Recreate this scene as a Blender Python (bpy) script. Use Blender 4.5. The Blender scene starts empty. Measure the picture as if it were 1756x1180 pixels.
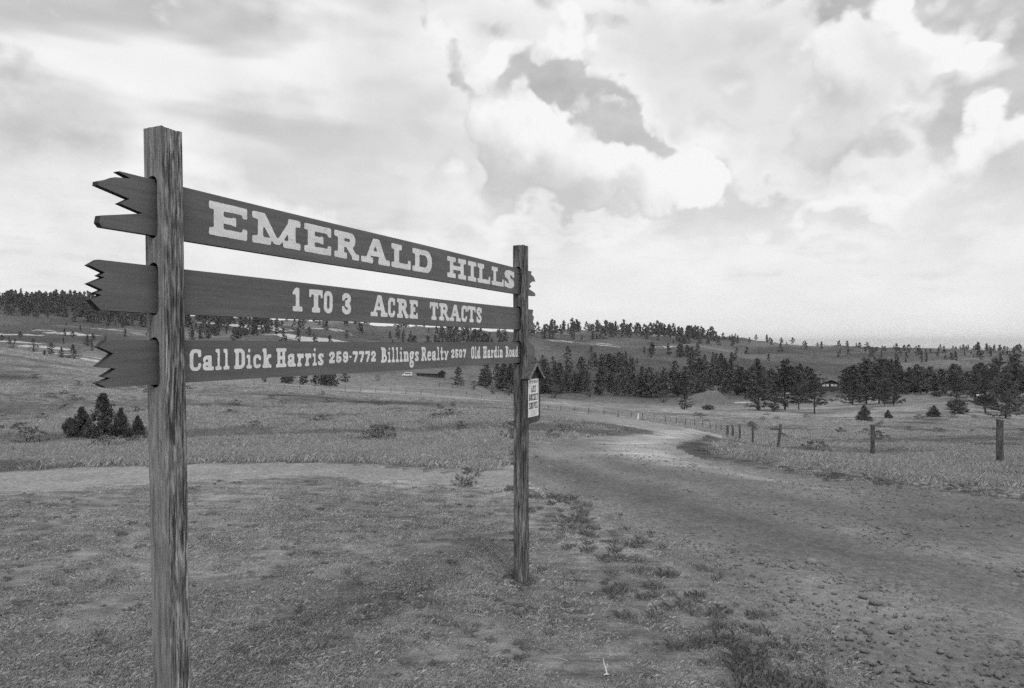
import bpy, bmesh, math, random
import numpy as np
from mathutils import Vector, Matrix, Euler

# ------------------------------------------------------------------ camera, sky, sun, exposure
scene = bpy.context.scene
COL = scene.collection
FPX, CX, HZ, CAMZ = 1171.0, 878.0, 590.5, 1.83      # focal length in photo pixels, photo centre, eye level, eye height
cam_data = bpy.data.cameras.new('camera')
cam_data.sensor_width = 36.0
cam_data.lens = 24.0
cam_data.clip_start = 0.05
cam_data.clip_end = 60000.0
cam = bpy.data.objects.new('camera', cam_data)
cam.location = (0, 0, CAMZ)
cam.rotation_euler = (math.radians(90.0), 0, 0)
COL.objects.link(cam)
scene.camera = cam

SUN_EL, SUN_AZ = math.radians(56), math.radians(168)   # azimuth clockwise from the view direction (+Y)
sun_dir = Vector((math.sin(SUN_AZ) * math.cos(SUN_EL), math.cos(SUN_AZ) * math.cos(SUN_EL), math.sin(SUN_EL)))
sun_data = bpy.data.lights.new('sun', 'SUN')
sun_data.energy = 1.4
sun_data.angle = math.radians(16)
sun_data.color = (1, 1, 1)
sun = bpy.data.objects.new('sun', sun_data)
sun.rotation_euler = sun_dir.to_track_quat('Z', 'Y').to_euler()
sun.location = (0, 0, 60)
COL.objects.link(sun)

vs = scene.view_settings
vs.view_transform = 'Standard'
vs.look = 'None'
vs.exposure = 0.1
vs.gamma = 1.0
vs.use_curve_mapping = False
scene.cycles.use_denoising = False
scene.cycles.use_adaptive_sampling = True
scene.cycles.adaptive_threshold = 0.035
scene.cycles.max_bounces = 4
scene.cycles.diffuse_bounces = 2
scene.cycles.glossy_bounces = 2
scene.cycles.volume_bounces = 0
scene.cycles.transparent_max_bounces = 4


class NT:
    """small helper to write node trees"""
    def __init__(self, tree):
        self.t = tree

    def n(self, kind, **kw):
        nd = self.t.nodes.new(kind)
        for k, v in kw.items():
            setattr(nd, k, v)
        return nd

    def link(self, a, b):
        self.t.links.new(a, b)

    def set(self, sock, v):
        if hasattr(v, 'is_linked') or isinstance(v, bpy.types.NodeSocket):
            self.link(v, sock)
        else:
            sock.default_value = v

    def math(self, op, a, b=None, c=None, clamp=False):
        nd = self.n('ShaderNodeMath', operation=op, use_clamp=clamp)
        self.set(nd.inputs[0], a)
        if b is not None:
            self.set(nd.inputs[1], b)
        if c is not None:
            self.set(nd.inputs[2], c)
        return nd.outputs[0]

    def vmath(self, op, a, b=None):
        nd = self.n('ShaderNodeVectorMath', operation=op)
        self.set(nd.inputs[0], a)
        if b is not None:
            self.set(nd.inputs[1], b)
        return nd.outputs['Value'] if op in ('LENGTH', 'DOT_PRODUCT', 'DISTANCE') else nd.outputs[0]

    def mapr(self, v, a, b, c=0.0, d=1.0, smooth=False):
        nd = self.n('ShaderNodeMapRange')
        nd.interpolation_type = 'SMOOTHSTEP' if smooth else 'LINEAR'
        nd.clamp = True
        self.set(nd.inputs['Value'], v)
        for k, x in zip(('From Min', 'From Max', 'To Min', 'To Max'), (a, b, c, d)):
            self.set(nd.inputs[k], x)
        return nd.outputs[0]

    def noise(self, vec, scale, detail=4, rough=0.55, dist=0.0, dims='3D'):
        nd = self.n('ShaderNodeTexNoise', noise_dimensions=dims)
        self.set(nd.inputs['Vector'], vec)
        nd.inputs['Scale'].default_value = scale
        nd.inputs['Detail'].default_value = detail
        nd.inputs['Roughness'].default_value = rough
        nd.inputs['Distortion'].default_value = dist
        return nd.outputs[0]

    def mapping(self, vec, loc=(0, 0, 0), rot=(0, 0, 0), scale=(1, 1, 1), kind='POINT'):
        nd = self.n('ShaderNodeMapping', vector_type=kind)
        self.set(nd.inputs['Vector'], vec)
        nd.inputs['Location'].default_value = loc
        nd.inputs['Rotation'].default_value = rot
        nd.inputs['Scale'].default_value = scale
        return nd.outputs[0]

    def mixf(self, f, a, b):
        nd = self.n('ShaderNodeMix', data_type='FLOAT')
        self.set(nd.inputs[0], f)
        self.set(nd.inputs[2], a)
        self.set(nd.inputs[3], b)
        return nd.outputs[0]


def px_az_el(x, y):
    az = math.atan((x - CX) / FPX)
    el = math.atan((HZ - y) / FPX * math.cos(az))
    return az, el


# cumulus masses: centre, half sizes in photo pixels, tilt (down to the right), strength
FRONT = [   # crisp sunlit cumulus in front
    (890, 215, 80, 62, 0.6, 1.0), (965, 270, 120, 70, 0.35, 1.1), (1085, 300, 120, 48, 0.1, 1.1), (1180, 322, 60, 30, 0.0, 0.9), (930, 330, 130, 40, 0.1, 0.7),
    (1440, 75, 70, 60, 0.2, 1.0), (1500, 135, 95, 75, 0.2, 1.1), (1575, 180, 75, 36, 0.1, 0.8), (1430, 225, 110, 70, 0.1, 1.0), (1590, 50, 45, 130, -0.8, 0.8),
    (1690, 255, 120, 60, -0.2, 1.0), (1505, 345, 110, 42, 0.0, 1.0), (1050, 175, 45, 18, 0.0, 0.5), (975, 55, 45, 32, 0.6, 0.75), (900, 90, 50, 22, 0.2, 0.6), (1640, 100, 60, 25, 0.1, 0.6), (1640, 345, 110, 26, -0.1, 0.55), (1390, 375, 120, 24, 0.0, 0.55),
]
CLOUDS = [  # the softer grey masses behind
    (1220, 95, 260, 130, 0.15, 1.2), (1330, 210, 220, 110, 0.1, 1.0), (700, 110, 200, 120, 0.75, 0.95),
    (330, 120, 560, 230, 0.35, 1.0), (560, 290, 190, 90, 0.4, 0.8), (120, 330, 260, 90, 0.2, 0.8), (900, 320, 190, 70, 0.2, 0.75),
    (1420, 300, 150, 70, 0, 0.8), (1600, 90, 160, 120, 0.0, 0.55), (840, 20, 140, 50, 0.3, 0.8), (640, 360, 150, 40, 0.15, 0.6), (1020, 375, 130, 22, 0.1, 0.7),
    (120, 470, 280, 70, 0.1, 0.7), (1320, 450, 330, 38, 0.0, 0.5), (1650, 460, 220, 40, 0.0, 0.55),
]
GAPS = [  # where clear sky shows between the masses
    (1010, 150, 95, 45, 0.5, 0.9), (1100, 225, 95, 26, 0.6, 0.9), (765, 75, 75, 18, 0.85, 0.5), (800, 140, 45, 16, 0.85, 0.45), (1485, 35, 60, 60, 0.2, 0.8),
    (640, 345, 70, 26, 0.3, 0.3), (1290, 350, 100, 35, 0.3, 0.5),
]


def build_world():
    w = bpy.data.worlds.new('World')
    scene.world = w
    w.use_nodes = True
    t = w.node_tree
    t.nodes.clear()
    N = NT(t)
    tc = N.n('ShaderNodeTexCoord')
    d = N.n('ShaderNodeSeparateXYZ')
    N.link(tc.outputs['Generated'], d.inputs[0])
    az = N.math('ARCTAN2', d.outputs['X'], d.outputs['Y'])
    el = N.math('ARCSINE', d.outputs['Z'])
    cv = N.n('ShaderNodeCombineXYZ')
    N.link(az, cv.inputs[0])
    N.link(el, cv.inputs[1])
    v = cv.outputs[0]
    # density of cloud as a function of (azimuth, elevation)
    wn = N.n('ShaderNodeTexNoise', noise_dimensions='2D')
    N.link(v, wn.inputs['Vector'])
    wn.inputs['Scale'].default_value = 11.0
    wn.inputs['Detail'].default_value = 4.0
    wn.inputs['Roughness'].default_value = 0.5
    off = N.vmath('SUBTRACT', wn.outputs['Color'], (0.5, 0.5, 0.5))
    sc = N.n('ShaderNodeVectorMath', operation='SCALE')
    N.link(off, sc.inputs[0])
    sc.inputs['Scale'].default_value = 0.125
    vw = N.vmath('ADD', v, sc.outputs[0])
    vw1 = N.vmath('ADD', vw, (0.035, 0.045, 0.0))
    # one blob after the other (the running sum rides along in z, where it is scaled away)
    def blobs(vec, lst, total):
        sp = N.n('ShaderNodeSeparateXYZ')
        N.link(vec, sp.inputs[0])
        carry, total = total, 0.0
        for (x, y, rx, ry, tilt, amp) in lst:
            a0, e0 = px_az_el(x, y)
            k = math.cos(a0) ** 2 / FPX
            cx = N.n('ShaderNodeCombineXYZ')
            N.link(sp.outputs[0], cx.inputs[0])
            N.link(sp.outputs[1], cx.inputs[1])
            N.set(cx.inputs[2], total if total != 0.0 else carry)
            m = N.mapping(cx.outputs[0], (a0, e0, 0), (0, 0, -tilt), (rx * k * 1.15, ry * k * 1.15, 1.0e6), 'TEXTURE')
            b = N.mapr(N.vmath('LENGTH', m), 1.3, 0.15, 0.0, amp, smooth=True)
            total = N.math('ADD', b, total)
        return total
    neg = [(x, y, rx, ry, t_, -a_) for (x, y, rx, ry, t_, a_) in GAPS]
    front = blobs(vw, FRONT, 0.0)
    lit = blobs(vw1, FRONT, front)
    sums = [N.math('MINIMUM', blobs(vw, CLOUDS + neg, lit), 1.3)]
    edge = N.math('SUBTRACT', front, lit)
    # the same broken cover goes on overhead and behind
    rest = N.math('MAXIMUM', N.mapr(el, 0.45, 0.7, smooth=True), N.mapr(N.math('ABSOLUTE', az), 0.66, 0.95, smooth=True))
    fb = N.noise(N.mapping(v, scale=(1, 1.5, 1)), 9.0, 6, 0.52, 0.0, '2D')
    d0 = N.math('ADD', N.math('ADD', sums[0], N.math('MULTIPLY', rest, 0.6)), N.math('MULTIPLY', N.math('SUBTRACT', fb, 0.5), 1.3))
    rg = N.n('ShaderNodeTexNoise', noise_dimensions='2D', noise_type='RIDGED_MULTIFRACTAL')
    N.link(N.mapping(v, scale=(1, 1.3, 1)), rg.inputs['Vector'])
    rg.inputs['Scale'].default_value = 14.0
    rg.inputs['Detail'].default_value = 3.0
    rg.inputs['Roughness'].default_value = 0.45
    rg.inputs['Offset'].default_value = 1.0
    rg.inputs['Gain'].default_value = 1.0
    puff = N.math('MAXIMUM', N.math('SUBTRACT', 0.62, rg.outputs[0]), -0.25)
    puff = N.math('MULTIPLY', puff, N.mapr(az, -0.05, -0.3, 1.0, 0.2, smooth=True))
    d0 = N.math('ADD', d0, N.math('MULTIPLY', puff, 0.6))
    low = N.noise(N.mapping(v, scale=(1, 4.5, 1)), 11.0, 4, 0.6, 0.0, '2D')
    d0 = N.math('ADD', d0, N.math('MULTIPLY', N.math('SUBTRACT', low, 0.36), N.mapr(el, 0.24, 0.08, 0.0, 2.6, smooth=True)))
    cover = N.mapr(d0, 0.05, 0.66, smooth=True)
    core = N.mapr(d0, 0.7, 1.9, smooth=True)
    # broad diagonal streaks of high thin cloud
    st = N.noise(N.mapping(v, rot=(0, 0, math.radians(24)), scale=(0.9, 3.6, 1)), 3.0, 3, 0.5, 0.2, '2D')
    high = N.mapr(el, 0.05, 0.5, smooth=True)
    # cloud brightness (values are for strength 0.1)
    cb = N.math('MULTIPLY_ADD', core, -2.4, 8.2)
    cb = N.math('ADD', cb, N.math('MULTIPLY', N.math('SUBTRACT', fb, 0.5), 3.4))
    cb = N.math('ADD', cb, N.math('MULTIPLY', puff, 0.7))
    stk = N.math('MULTIPLY', N.mapr(st, 0.36, 0.62, -3.3, 0.8, smooth=True), high)
    # the left half of the view carries the darker stratus
    west = N.mapr(az, 0.05, -0.55, 0.2, 1.0, smooth=True)
    cb = N.math('ADD', cb, N.math('MULTIPLY', stk, west))
    cb = N.math('MAXIMUM', cb, 3.2)
    cb = N.math('MINIMUM', cb, 8.75)
    sky = N.n('ShaderNodeTexSky', sky_type='NISHITA')
    sky.sun_disc = False
    sky.sun_elevation = SUN_EL
    sky.sun_rotation = SUN_AZ
    sky.altitude = 1000
    sky.dust_density = 2.0
    bw = N.n('ShaderNodeRGBToBW')
    N.link(sky.outputs[0], bw.inputs[0])
    base = N.math('MULTIPLY_ADD', bw.outputs[0], 0.3, N.mapr(el, 0.02, 0.34, 6.8, 4.2))
    base = N.math('ADD', base, N.math('MULTIPLY', N.math('SUBTRACT', fb, 0.40), 4.0))
    val = N.mixf(cover, base, cb)
    d2 = N.math('ADD', N.math('ADD', front, N.math('MULTIPLY', puff, 0.55)), N.math('MULTIPLY', N.math('SUBTRACT', fb, 0.5), 1.5))
    c2 = N.mapr(d2, 0.24, 0.66, smooth=True)
    b2 = N.math('MULTIPLY_ADD', edge, 1.9, 7.5)
    b2 = N.math('ADD', b2, N.mapr(d2, 0.7, 1.9, 0.0, -1.9, smooth=True))
    b2 = N.math('ADD', b2, N.math('MULTIPLY', N.math('SUBTRACT', fb, 0.5), 4.5))
    b2 = N.math('ADD', b2, N.math('MULTIPLY', puff, 1.0))
    b2 = N.math('MINIMUM', N.math('MAXIMUM', b2, 5.6), 8.8)
    val = N.mixf(c2, val, b2)
    # milky air near the horizon
    val = N.mixf(N.mapr(el, 0.0, 0.24, 0.7, 0.0, smooth=True), val, 8.2)
    bg = N.n('ShaderNodeBackground')
    cc = N.n('ShaderNodeCombineColor')
    for i in range(3):
        N.link(val, cc.inputs[i])
    N.link(cc.outputs[0], bg.inputs['Color'])
    bg.inputs['Strength'].default_value = 0.1
    o = N.n('ShaderNodeOutputWorld')
    N.link(bg.outputs[0], o.inputs[0])
    w.cycles.sampling_method = 'MANUAL'
    w.cycles.sample_map_resolution = 256


build_world()

# ------------------------------------------------------------------ materials (black-and-white photograph: every albedo is a grey)
def new_mat(name):
    m = bpy.data.materials.new(name)
    m.use_nodes = True
    t = m.node_tree
    t.nodes.clear()
    N = NT(t)
    b = N.n('ShaderNodeBsdfPrincipled')
    o = N.n('ShaderNodeOutputMaterial')
    N.link(b.outputs[0], o.inputs[0])
    b.inputs['Roughness'].default_value = 0.85
    b.inputs['Specular IOR Level'].default_value = 0.3
    return m, N, b


def grey(N, b, val):
    cc = N.n('ShaderNodeCombineColor')
    for i in range(3):
        N.set(cc.inputs[i], val)
    N.link(cc.outputs[0], b.inputs['Base Color'])


def bump(N, b, h, dist, strength=1.0):
    nd = N.n('ShaderNodeBump')
    nd.inputs['Strength'].default_value = strength
    nd.inputs['Distance'].default_value = dist
    N.link(h, nd.inputs['Height'])
    N.link(nd.outputs[0], b.inputs['Normal'])


def mat_simple(name, lo, hi, scale, rough=0.85, bumpd=0.0, stretch=(1, 1, 1), spec=0.3, detail=5):
    m, N, b = new_mat(name)
    tc = N.n('ShaderNodeTexCoord')
    n = N.noise(N.mapping(tc.outputs['Object'], scale=stretch), scale, detail, 0.6)
    grey(N, b, N.mapr(n, 0.3, 0.7, lo, hi))
    b.inputs['Roughness'].default_value = rough
    b.inputs['Specular IOR Level'].default_value = spec
    if bumpd:
        bump(N, b, n, bumpd)
    return m


def mat_leaf(name, lo, hi):
    m, N, b = new_mat(name)
    oi = N.n('ShaderNodeObjectInfo')
    geo = N.n('ShaderNodeNewGeometry')
    n = N.noise(geo.outputs['Position'], 0.9, 3, 0.6)
    r = N.math('ADD', N.math('MULTIPLY', geo.outputs['Random Per Island'], 0.55), N.math('MULTIPLY', n, 0.45))
    v = N.mapr(r, 0.15, 0.8, lo, hi)
    v = N.math('MULTIPLY', v, N.mapr(oi.outputs['Random'], 0, 1, 0.75, 1.25))
    grey(N, b, v)
    b.inputs['Roughness'].default_value = 0.8
    b.inputs['Specular IOR Level'].default_value = 0.2
    return m


M = {}


def mat_ground():
    m, N, b = new_mat('dry_grass_ground')
    geo = N.n('ShaderNodeNewGeometry')
    p = geo.outputs['Position']
    at = N.n('ShaderNodeAttribute', attribute_name='tone')
    ar = N.n('ShaderNodeAttribute', attribute_name='rock')
    big = N.noise(p, 0.035, 5, 0.55)
    mid = N.noise(p, 0.45, 6, 0.62)
    fine = N.noise(N.mapping(p, scale=(0.55, 1.0, 1.0)), 6.5, 7, 0.66)
    micro = N.noise(p, 70.0, 3, 0.7)
    v = N.mapr(fine, 0.36, 0.62, 0.075, 0.205)
    v = N.math('MULTIPLY', v, N.mapr(mid, 0.36, 0.64, 0.66, 1.3))
    shrub = N.noise(p, 0.16, 5, 0.7)
    v = N.math('MULTIPLY', v, N.mapr(shrub, 0.56, 0.66, 1.0, 0.62))
    v = N.math('MULTIPLY', v, N.mapr(big, 0.3, 0.7, 0.8, 1.18))
    v = N.math('MULTIPLY', v, N.mapr(micro, 0.3, 0.7, 0.72, 1.28))
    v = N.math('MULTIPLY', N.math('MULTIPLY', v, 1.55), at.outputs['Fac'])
    rk = N.math('ADD', ar.outputs['Fac'], N.math('MULTIPLY', N.math('SUBTRACT', N.noise(p, 0.12, 6, 0.65), 0.5), 1.6))
    v = N.mixf(N.mapr(rk, 0.45, 0.6), v, N.mapr(mid, 0.3, 0.7, 0.34, 0.52))
    grey(N, b, v)
    b.inputs['Roughness'].default_value = 0.95
    b.inputs['Specular IOR Level'].default_value = 0.1
    h = N.math('ADD', N.math('MULTIPLY', fine, 1.0), N.math('MULTIPLY', micro, 0.25))
    bump(N, b, h, 0.07, 0.9)
    return m


def mat_gravel(name, lo, hi, worn=True):
    m, N, b = new_mat(name)
    geo = N.n('ShaderNodeNewGeometry')
    p = geo.outputs['Position']
    at = N.n('ShaderNodeAttribute', attribute_name='tone')
    big = N.noise(p, 0.22, 5, 0.6)
    mid = N.noise(p, 1.6, 6, 0.6)
    vor = N.n('ShaderNodeTexVoronoi', feature='F1')
    N.link(p, vor.inputs['Vector'])
    vor.inputs['Scale'].default_value = 26.0
    vor.inputs['Randomness'].default_value = 1.0
    rnd = N.n('ShaderNodeSeparateColor')
    N.link(vor.outputs['Color'], rnd.inputs[0])
    micro = N.noise(p, 95.0, 3, 0.7)
    v = N.mapr(mid, 0.3, 0.7, lo, hi)
    v = N.math('MULTIPLY', v, N.mapr(big, 0.3, 0.7, 0.85, 1.15))
    v = N.math('MULTIPLY', v, N.mapr(rnd.outputs[0], 0, 1, 0.8, 1.22))
    v = N.math('MULTIPLY', v, N.mapr(micro, 0.3, 0.7, 0.7, 1.3))
    v = N.math('MULTIPLY', v, at.outputs['Fac'])
    grey(N, b, v)
    b.inputs['Roughness'].default_value = 0.95
    b.inputs['Specular IOR Level'].default_value = 0.15
    stone = N.mapr(vor.outputs['Distance'], 0.0, 0.55, 1.0, 0.0)
    sel = N.mapr(rnd.outputs[1], 0.45, 0.9)
    h = N.math('ADD', N.math('MULTIPLY', stone, sel), N.math('MULTIPLY', micro, 0.5))
    h = N.math('ADD', h, N.math('MULTIPLY', mid, 1.2))
    bump(N, b, h, 0.025, 0.9)
    return m


def mat_wood(name, lo, hi, streak, crack):
    """weathered timber, grain along local Z"""
    m, N, b = new_mat(name)
    tc = N.n('ShaderNodeTexCoord')
    p = tc.outputs['Object']
    warp = N.noise(p, 2.2, 2, 0.5)
    cv = N.n('ShaderNodeCombineXYZ')
    N.link(N.math('MULTIPLY', N.math('SUBTRACT', warp, 0.5), 0.03), cv.inputs[0])
    N.link(N.math('MULTIPLY', N.math('SUBTRACT', warp, 0.5), 0.02), cv.inputs[1])
    pw = N.vmath('ADD', p, cv.outputs[0])
    grain = N.noise(N.mapping(pw, scale=(1, 1, 0.06)), 150.0, 4, 0.7)
    coarse = N.noise(N.mapping(pw, scale=(1, 1, 0.10)), 48.0, 5, 0.7)
    blot = N.noise(N.mapping(p, scale=(1, 1, 0.22)), 11.0, 5, 0.65)
    flake = N.noise(N.mapping(pw, scale=(1, 1, 0.09)), 95.0, 3, 0.6)
    ck = N.noise(N.mapping(pw, scale=(1, 1, 0.045)), 85.0, 3, 0.55)
    v = N.mapr(grain, 0.42, 0.58, lo, hi)
    v = N.math('MULTIPLY', v, N.mapr(coarse, 0.40, 0.60, 1.0 - streak, 1.0 + streak * 0.7))
    v = N.math('MULTIPLY', v, N.mapr(blot, 0.36, 0.62, 1.0 - streak, 1.15))
    v = N.math('MULTIPLY', v, N.mapr(flake, 0.60, 0.68, 1.0, 1.0 + streak * 1.1))
    ckm = N.mapr(ck, 0.39, 0.43, 1.0 - crack, 1.0)
    v = N.math('MULTIPLY', v, ckm)
    grey(N, b, v)
    b.inputs['Roughness'].default_value = 0.8
    h = N.math('ADD', N.math('MULTIPLY', grain, 0.6), N.math('MULTIPLY', ckm, 1.1))
    h = N.math('ADD', h, N.math('MULTIPLY', coarse, 0.5))
    bump(N, b, h, 0.006, 1.0)
    return m


def mat_board():
    m, N, b = new_mat('board_paint')
    tc = N.n('ShaderNodeTexCoord')
    p = tc.outputs['Object']
    g = N.noise(N.mapping(p, scale=(0.05, 1, 1)), 55.0, 4, 0.6)
    bl = N.noise(N.mapping(p, scale=(0.5, 1, 1)), 3.5, 5, 0.6)
    mic = N.noise(p, 260.0, 2, 0.6)
    v = N.mapr(g, 0.36, 0.64, 0.11, 0.142)
    v = N.math('MULTIPLY', v, N.mapr(bl, 0.3, 0.7, 0.88, 1.14))
    v = N.math('MULTIPLY', v, N.mapr(mic, 0.3, 0.7, 0.9, 1.1))
    sp = N.noise(p, 38.0, 2, 0.5)
    v = N.mixf(N.mapr(sp, 0.77, 0.79), v, 0.03)
    grey(N, b, v)
    b.inputs['Roughness'].default_value = 0.55
    b.inputs['Specular IOR Level'].default_value = 0.35
    bump(N, b, g, 0.0012, 0.7)
    return m


def mat_letter():
    m, N, b = new_mat('white_sign_paint')
    tc = N.n('ShaderNodeTexCoord')
    p = tc.outputs['Object']
    g = N.noise(N.mapping(p, scale=(0.08, 1, 1)), 60.0, 4, 0.6)
    bl = N.noise(p, 14.0, 5, 0.65)
    v = N.mapr(g, 0.3, 0.7, 0.74, 0.87)
    v = N.math('MULTIPLY', v, N.mapr(bl, 0.3, 0.7, 0.88, 1.06))
    chip = N.noise(N.mapping(p, scale=(0.35, 1, 1)), 150.0, 3, 0.6)
    v = N.mixf(N.mapr(chip, 0.69, 0.73), v, 0.2)
    grey(N, b, v)
    b.inputs['Roughness'].default_value = 0.6
    return m


M['ground'] = mat_ground()
M['road'] = mat_gravel('gravel_road_surface', 0.145, 0.20)
M['track'] = mat_gravel('dirt_track_surface', 0.24, 0.32)
M['mound'] = mat_gravel('heaped_earth', 0.10, 0.18)
M['post_front'] = mat_wood('weathered_timber', 0.12, 0.40, 0.55, 0.7)
M['post_side'] = mat_wood('sawn_timber', 0.19, 0.28, 0.18, 0.25)
M['fence'] = mat_wood('old_fence_timber', 0.08, 0.18, 0.4, 0.5)
M['notice_wood'] = mat_wood('notice_board_timber', 0.06, 0.13, 0.3, 0.3)
M['notice_trim'] = mat_wood('notice_board_fascia', 0.16, 0.28, 0.2, 0.2)
M['board'] = mat_board()
M['letter'] = mat_letter()
M['paper'] = mat_simple('poster_paper', 0.78, 0.86, 12, 0.8, 0.0)
M['ink'] = mat_simple('poster_ink', 0.03, 0.06, 30, 0.7)
M['bark'] = mat_simple('pine_bark', 0.05, 0.11, 6, 0.9, 0.02, (1, 1, 0.3))
M['needle'] = mat_leaf('pine_needles', 0.055, 0.135)
M['leaf'] = mat_leaf('broad_leaves', 0.08, 0.17)
M['juniper'] = mat_leaf('juniper_scales', 0.045, 0.12)
M['sage'] = mat_leaf('sage_leaves', 0.09, 0.2)
M['straw'] = mat_leaf('straw_blades', 0.22, 0.46)
M['green_grass'] = mat_leaf('green_grass_blades', 0.13, 0.27)
M['turf_straw'] = mat_leaf('turf_straw_blades', 0.31, 0.46)
M['turf_green'] = mat_leaf('turf_green_blades', 0.20, 0.32)
M['pale'] = mat_leaf('bleached_stalks', 0.25, 0.45)
M['stone'] = mat_simple('river_stone', 0.12, 0.26, 9, 0.85, 0.01)
M['stone_pale'] = mat_simple('pale_river_stone', 0.20, 0.30, 9, 0.8, 0.01)
M['house'] = mat_simple('dark_house_siding', 0.05, 0.09, 3, 0.8)
M['roof'] = mat_simple('weathered_roof', 0.10, 0.16, 2, 0.8)
M['pane'] = mat_simple('curtained_window', 0.6, 0.75, 2, 0.2)
M['trim'] = mat_simple('pale_trim', 0.4, 0.5, 2, 0.6)
M['white'] = mat_simple('white_paint', 0.74, 0.82, 2, 0.4)
M['rubber'] = mat_simple('rubber', 0.015, 0.03, 5, 0.8)
M['glass'] = mat_simple('dark_glass', 0.02, 0.03, 1, 0.1, spec=0.6)


# ------------------------------------------------------------------ object helpers
def mesh_from(name, verts, faces, mat=None, smooth=False):
    me = bpy.data.meshes.new(name)
    me.from_pydata([tuple(v) for v in verts], [], [tuple(f) for f in faces])
    if mat is not None:
        me.materials.append(mat)
    if smooth:
        me.polygons.foreach_set('use_smooth', [True] * len(me.polygons))
    me.update()
    return me


def mesh_np(name, V, F, mat=None, smooth=False):
    """V (n,3) floats, F (m,k) ints, k constant"""
    me = bpy.data.meshes.new(name)
    V = np.asarray(V, np.float32)
    F = np.asarray(F, np.int32)
    k = F.shape[1]
    me.vertices.add(len(V))
    me.vertices.foreach_set('co', V.ravel())
    me.loops.add(F.size)
    me.loops.foreach_set('vertex_index', F.ravel())
    me.polygons.add(len(F))
    me.polygons.foreach_set('loop_start', np.arange(0, F.size, k, dtype=np.int32))
    me.polygons.foreach_set('loop_total', np.full(len(F), k, np.int32))
    if smooth:
        me.polygons.foreach_set('use_smooth', np.ones(len(F), bool))
    if mat is not None:
        me.materials.append(mat)
    me.update(calc_edges=True)
    me.validate()
    return me


def link_obj(name, me, parent=None, loc=(0, 0, 0), rot=(0, 0, 0), scale=(1, 1, 1)):
    o = bpy.data.objects.new(name, me)
    COL.objects.link(o)
    o.parent = parent
    o.location = loc
    o.rotation_euler = rot
    o.scale = scale
    return o


def thing(name, label, cat, loc=(0, 0, 0), rotz=0.0, group=None, me=None, scale=(1, 1, 1), rot=None):
    o = link_obj(name, me, None, loc, rot or (0, 0, rotz), scale)
    if me is None:
        o.empty_display_size = 0.2
    tag(o, label, cat, group)
    return o


def tag(o, label, cat, group=None):
    o['label'] = label
    o['category'] = cat
    if group:
        o['group'] = group


def bm_box(bm, lo, hi, rot=None, about=None):
    v = [bm.verts.new((x, y, z)) for x in (lo[0], hi[0]) for y in (lo[1], hi[1]) for z in (lo[2], hi[2])]
    if rot is not None:
        bmesh.ops.transform(bm, matrix=Matrix.Translation(about) @ rot @ Matrix.Translation(-Vector(about)), verts=v)
    for f in ((0, 1, 3, 2), (4, 6, 7, 5), (0, 4, 5, 1), (2, 3, 7, 6), (0, 2, 6, 4), (1, 5, 7, 3)):
        bm.faces.new([v[i] for i in f])
    return v


def bm_done(name, bm, mat, bevel=0.0):
    if bevel:
        bmesh.ops.bevel(bm, geom=bm.edges[:], offset=bevel, segments=1, affect='EDGES')
    bmesh.ops.recalc_face_normals(bm, faces=bm.faces[:])
    me = bpy.data.meshes.new(name)
    bm.to_mesh(me)
    bm.free()
    me.materials.append(mat)
    return me


def prism_mesh(name, outline, d0, d1, mat):
    """outline: list of (u, w) -> local X, Z; extruded along local Y from d0 to d1"""
    bm = bmesh.new()
    a = [bm.verts.new((u, d0, w)) for u, w in outline]
    b = [bm.verts.new((u, d1, w)) for u, w in outline]
    n = len(outline)
    f0 = bm.faces.new(a)
    f1 = bm.faces.new(b[::-1])
    bm.normal_update()
    for i in range(n):
        j = (i + 1) % n
        bm.faces.new((a[i], b[i], b[j], a[j]))
    bmesh.ops.triangulate(bm, faces=[f0, f1], quad_method='BEAUTY', ngon_method='EAR_CLIP')
    return bm_done(name, bm, mat)


# ------------------------------------------------------------------ terrain
RNG = np.random.default_rng(7)
_lat = RNG.random((256, 256))


def vnoise(x, y):
    x = np.asarray(x, float)
    y = np.asarray(y, float)
    xi, yi = np.floor(x).astype(int), np.floor(y).astype(int)
    fx, fy = x - xi, y - yi
    fx, fy = fx * fx * (3 - 2 * fx), fy * fy * (3 - 2 * fy)
    a = _lat[xi & 255, yi & 255]
    b = _lat[(xi + 1) & 255, yi & 255]
    c = _lat[xi & 255, (yi + 1) & 255]
    d = _lat[(xi + 1) & 255, (yi + 1) & 255]
    return (a * (1 - fx) + b * fx) * (1 - fy) + (c * (1 - fx) + d * fx) * fy - 0.5


def fbm(x, y, octv=4):
    s, a = 0.0, 1.0
    for k in range(octv):
        s = s + a * vnoise(x * 2 ** k + 17.3 * k, y * 2 ** k + 5.1 * k)
        a *= 0.5
    return s


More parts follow.
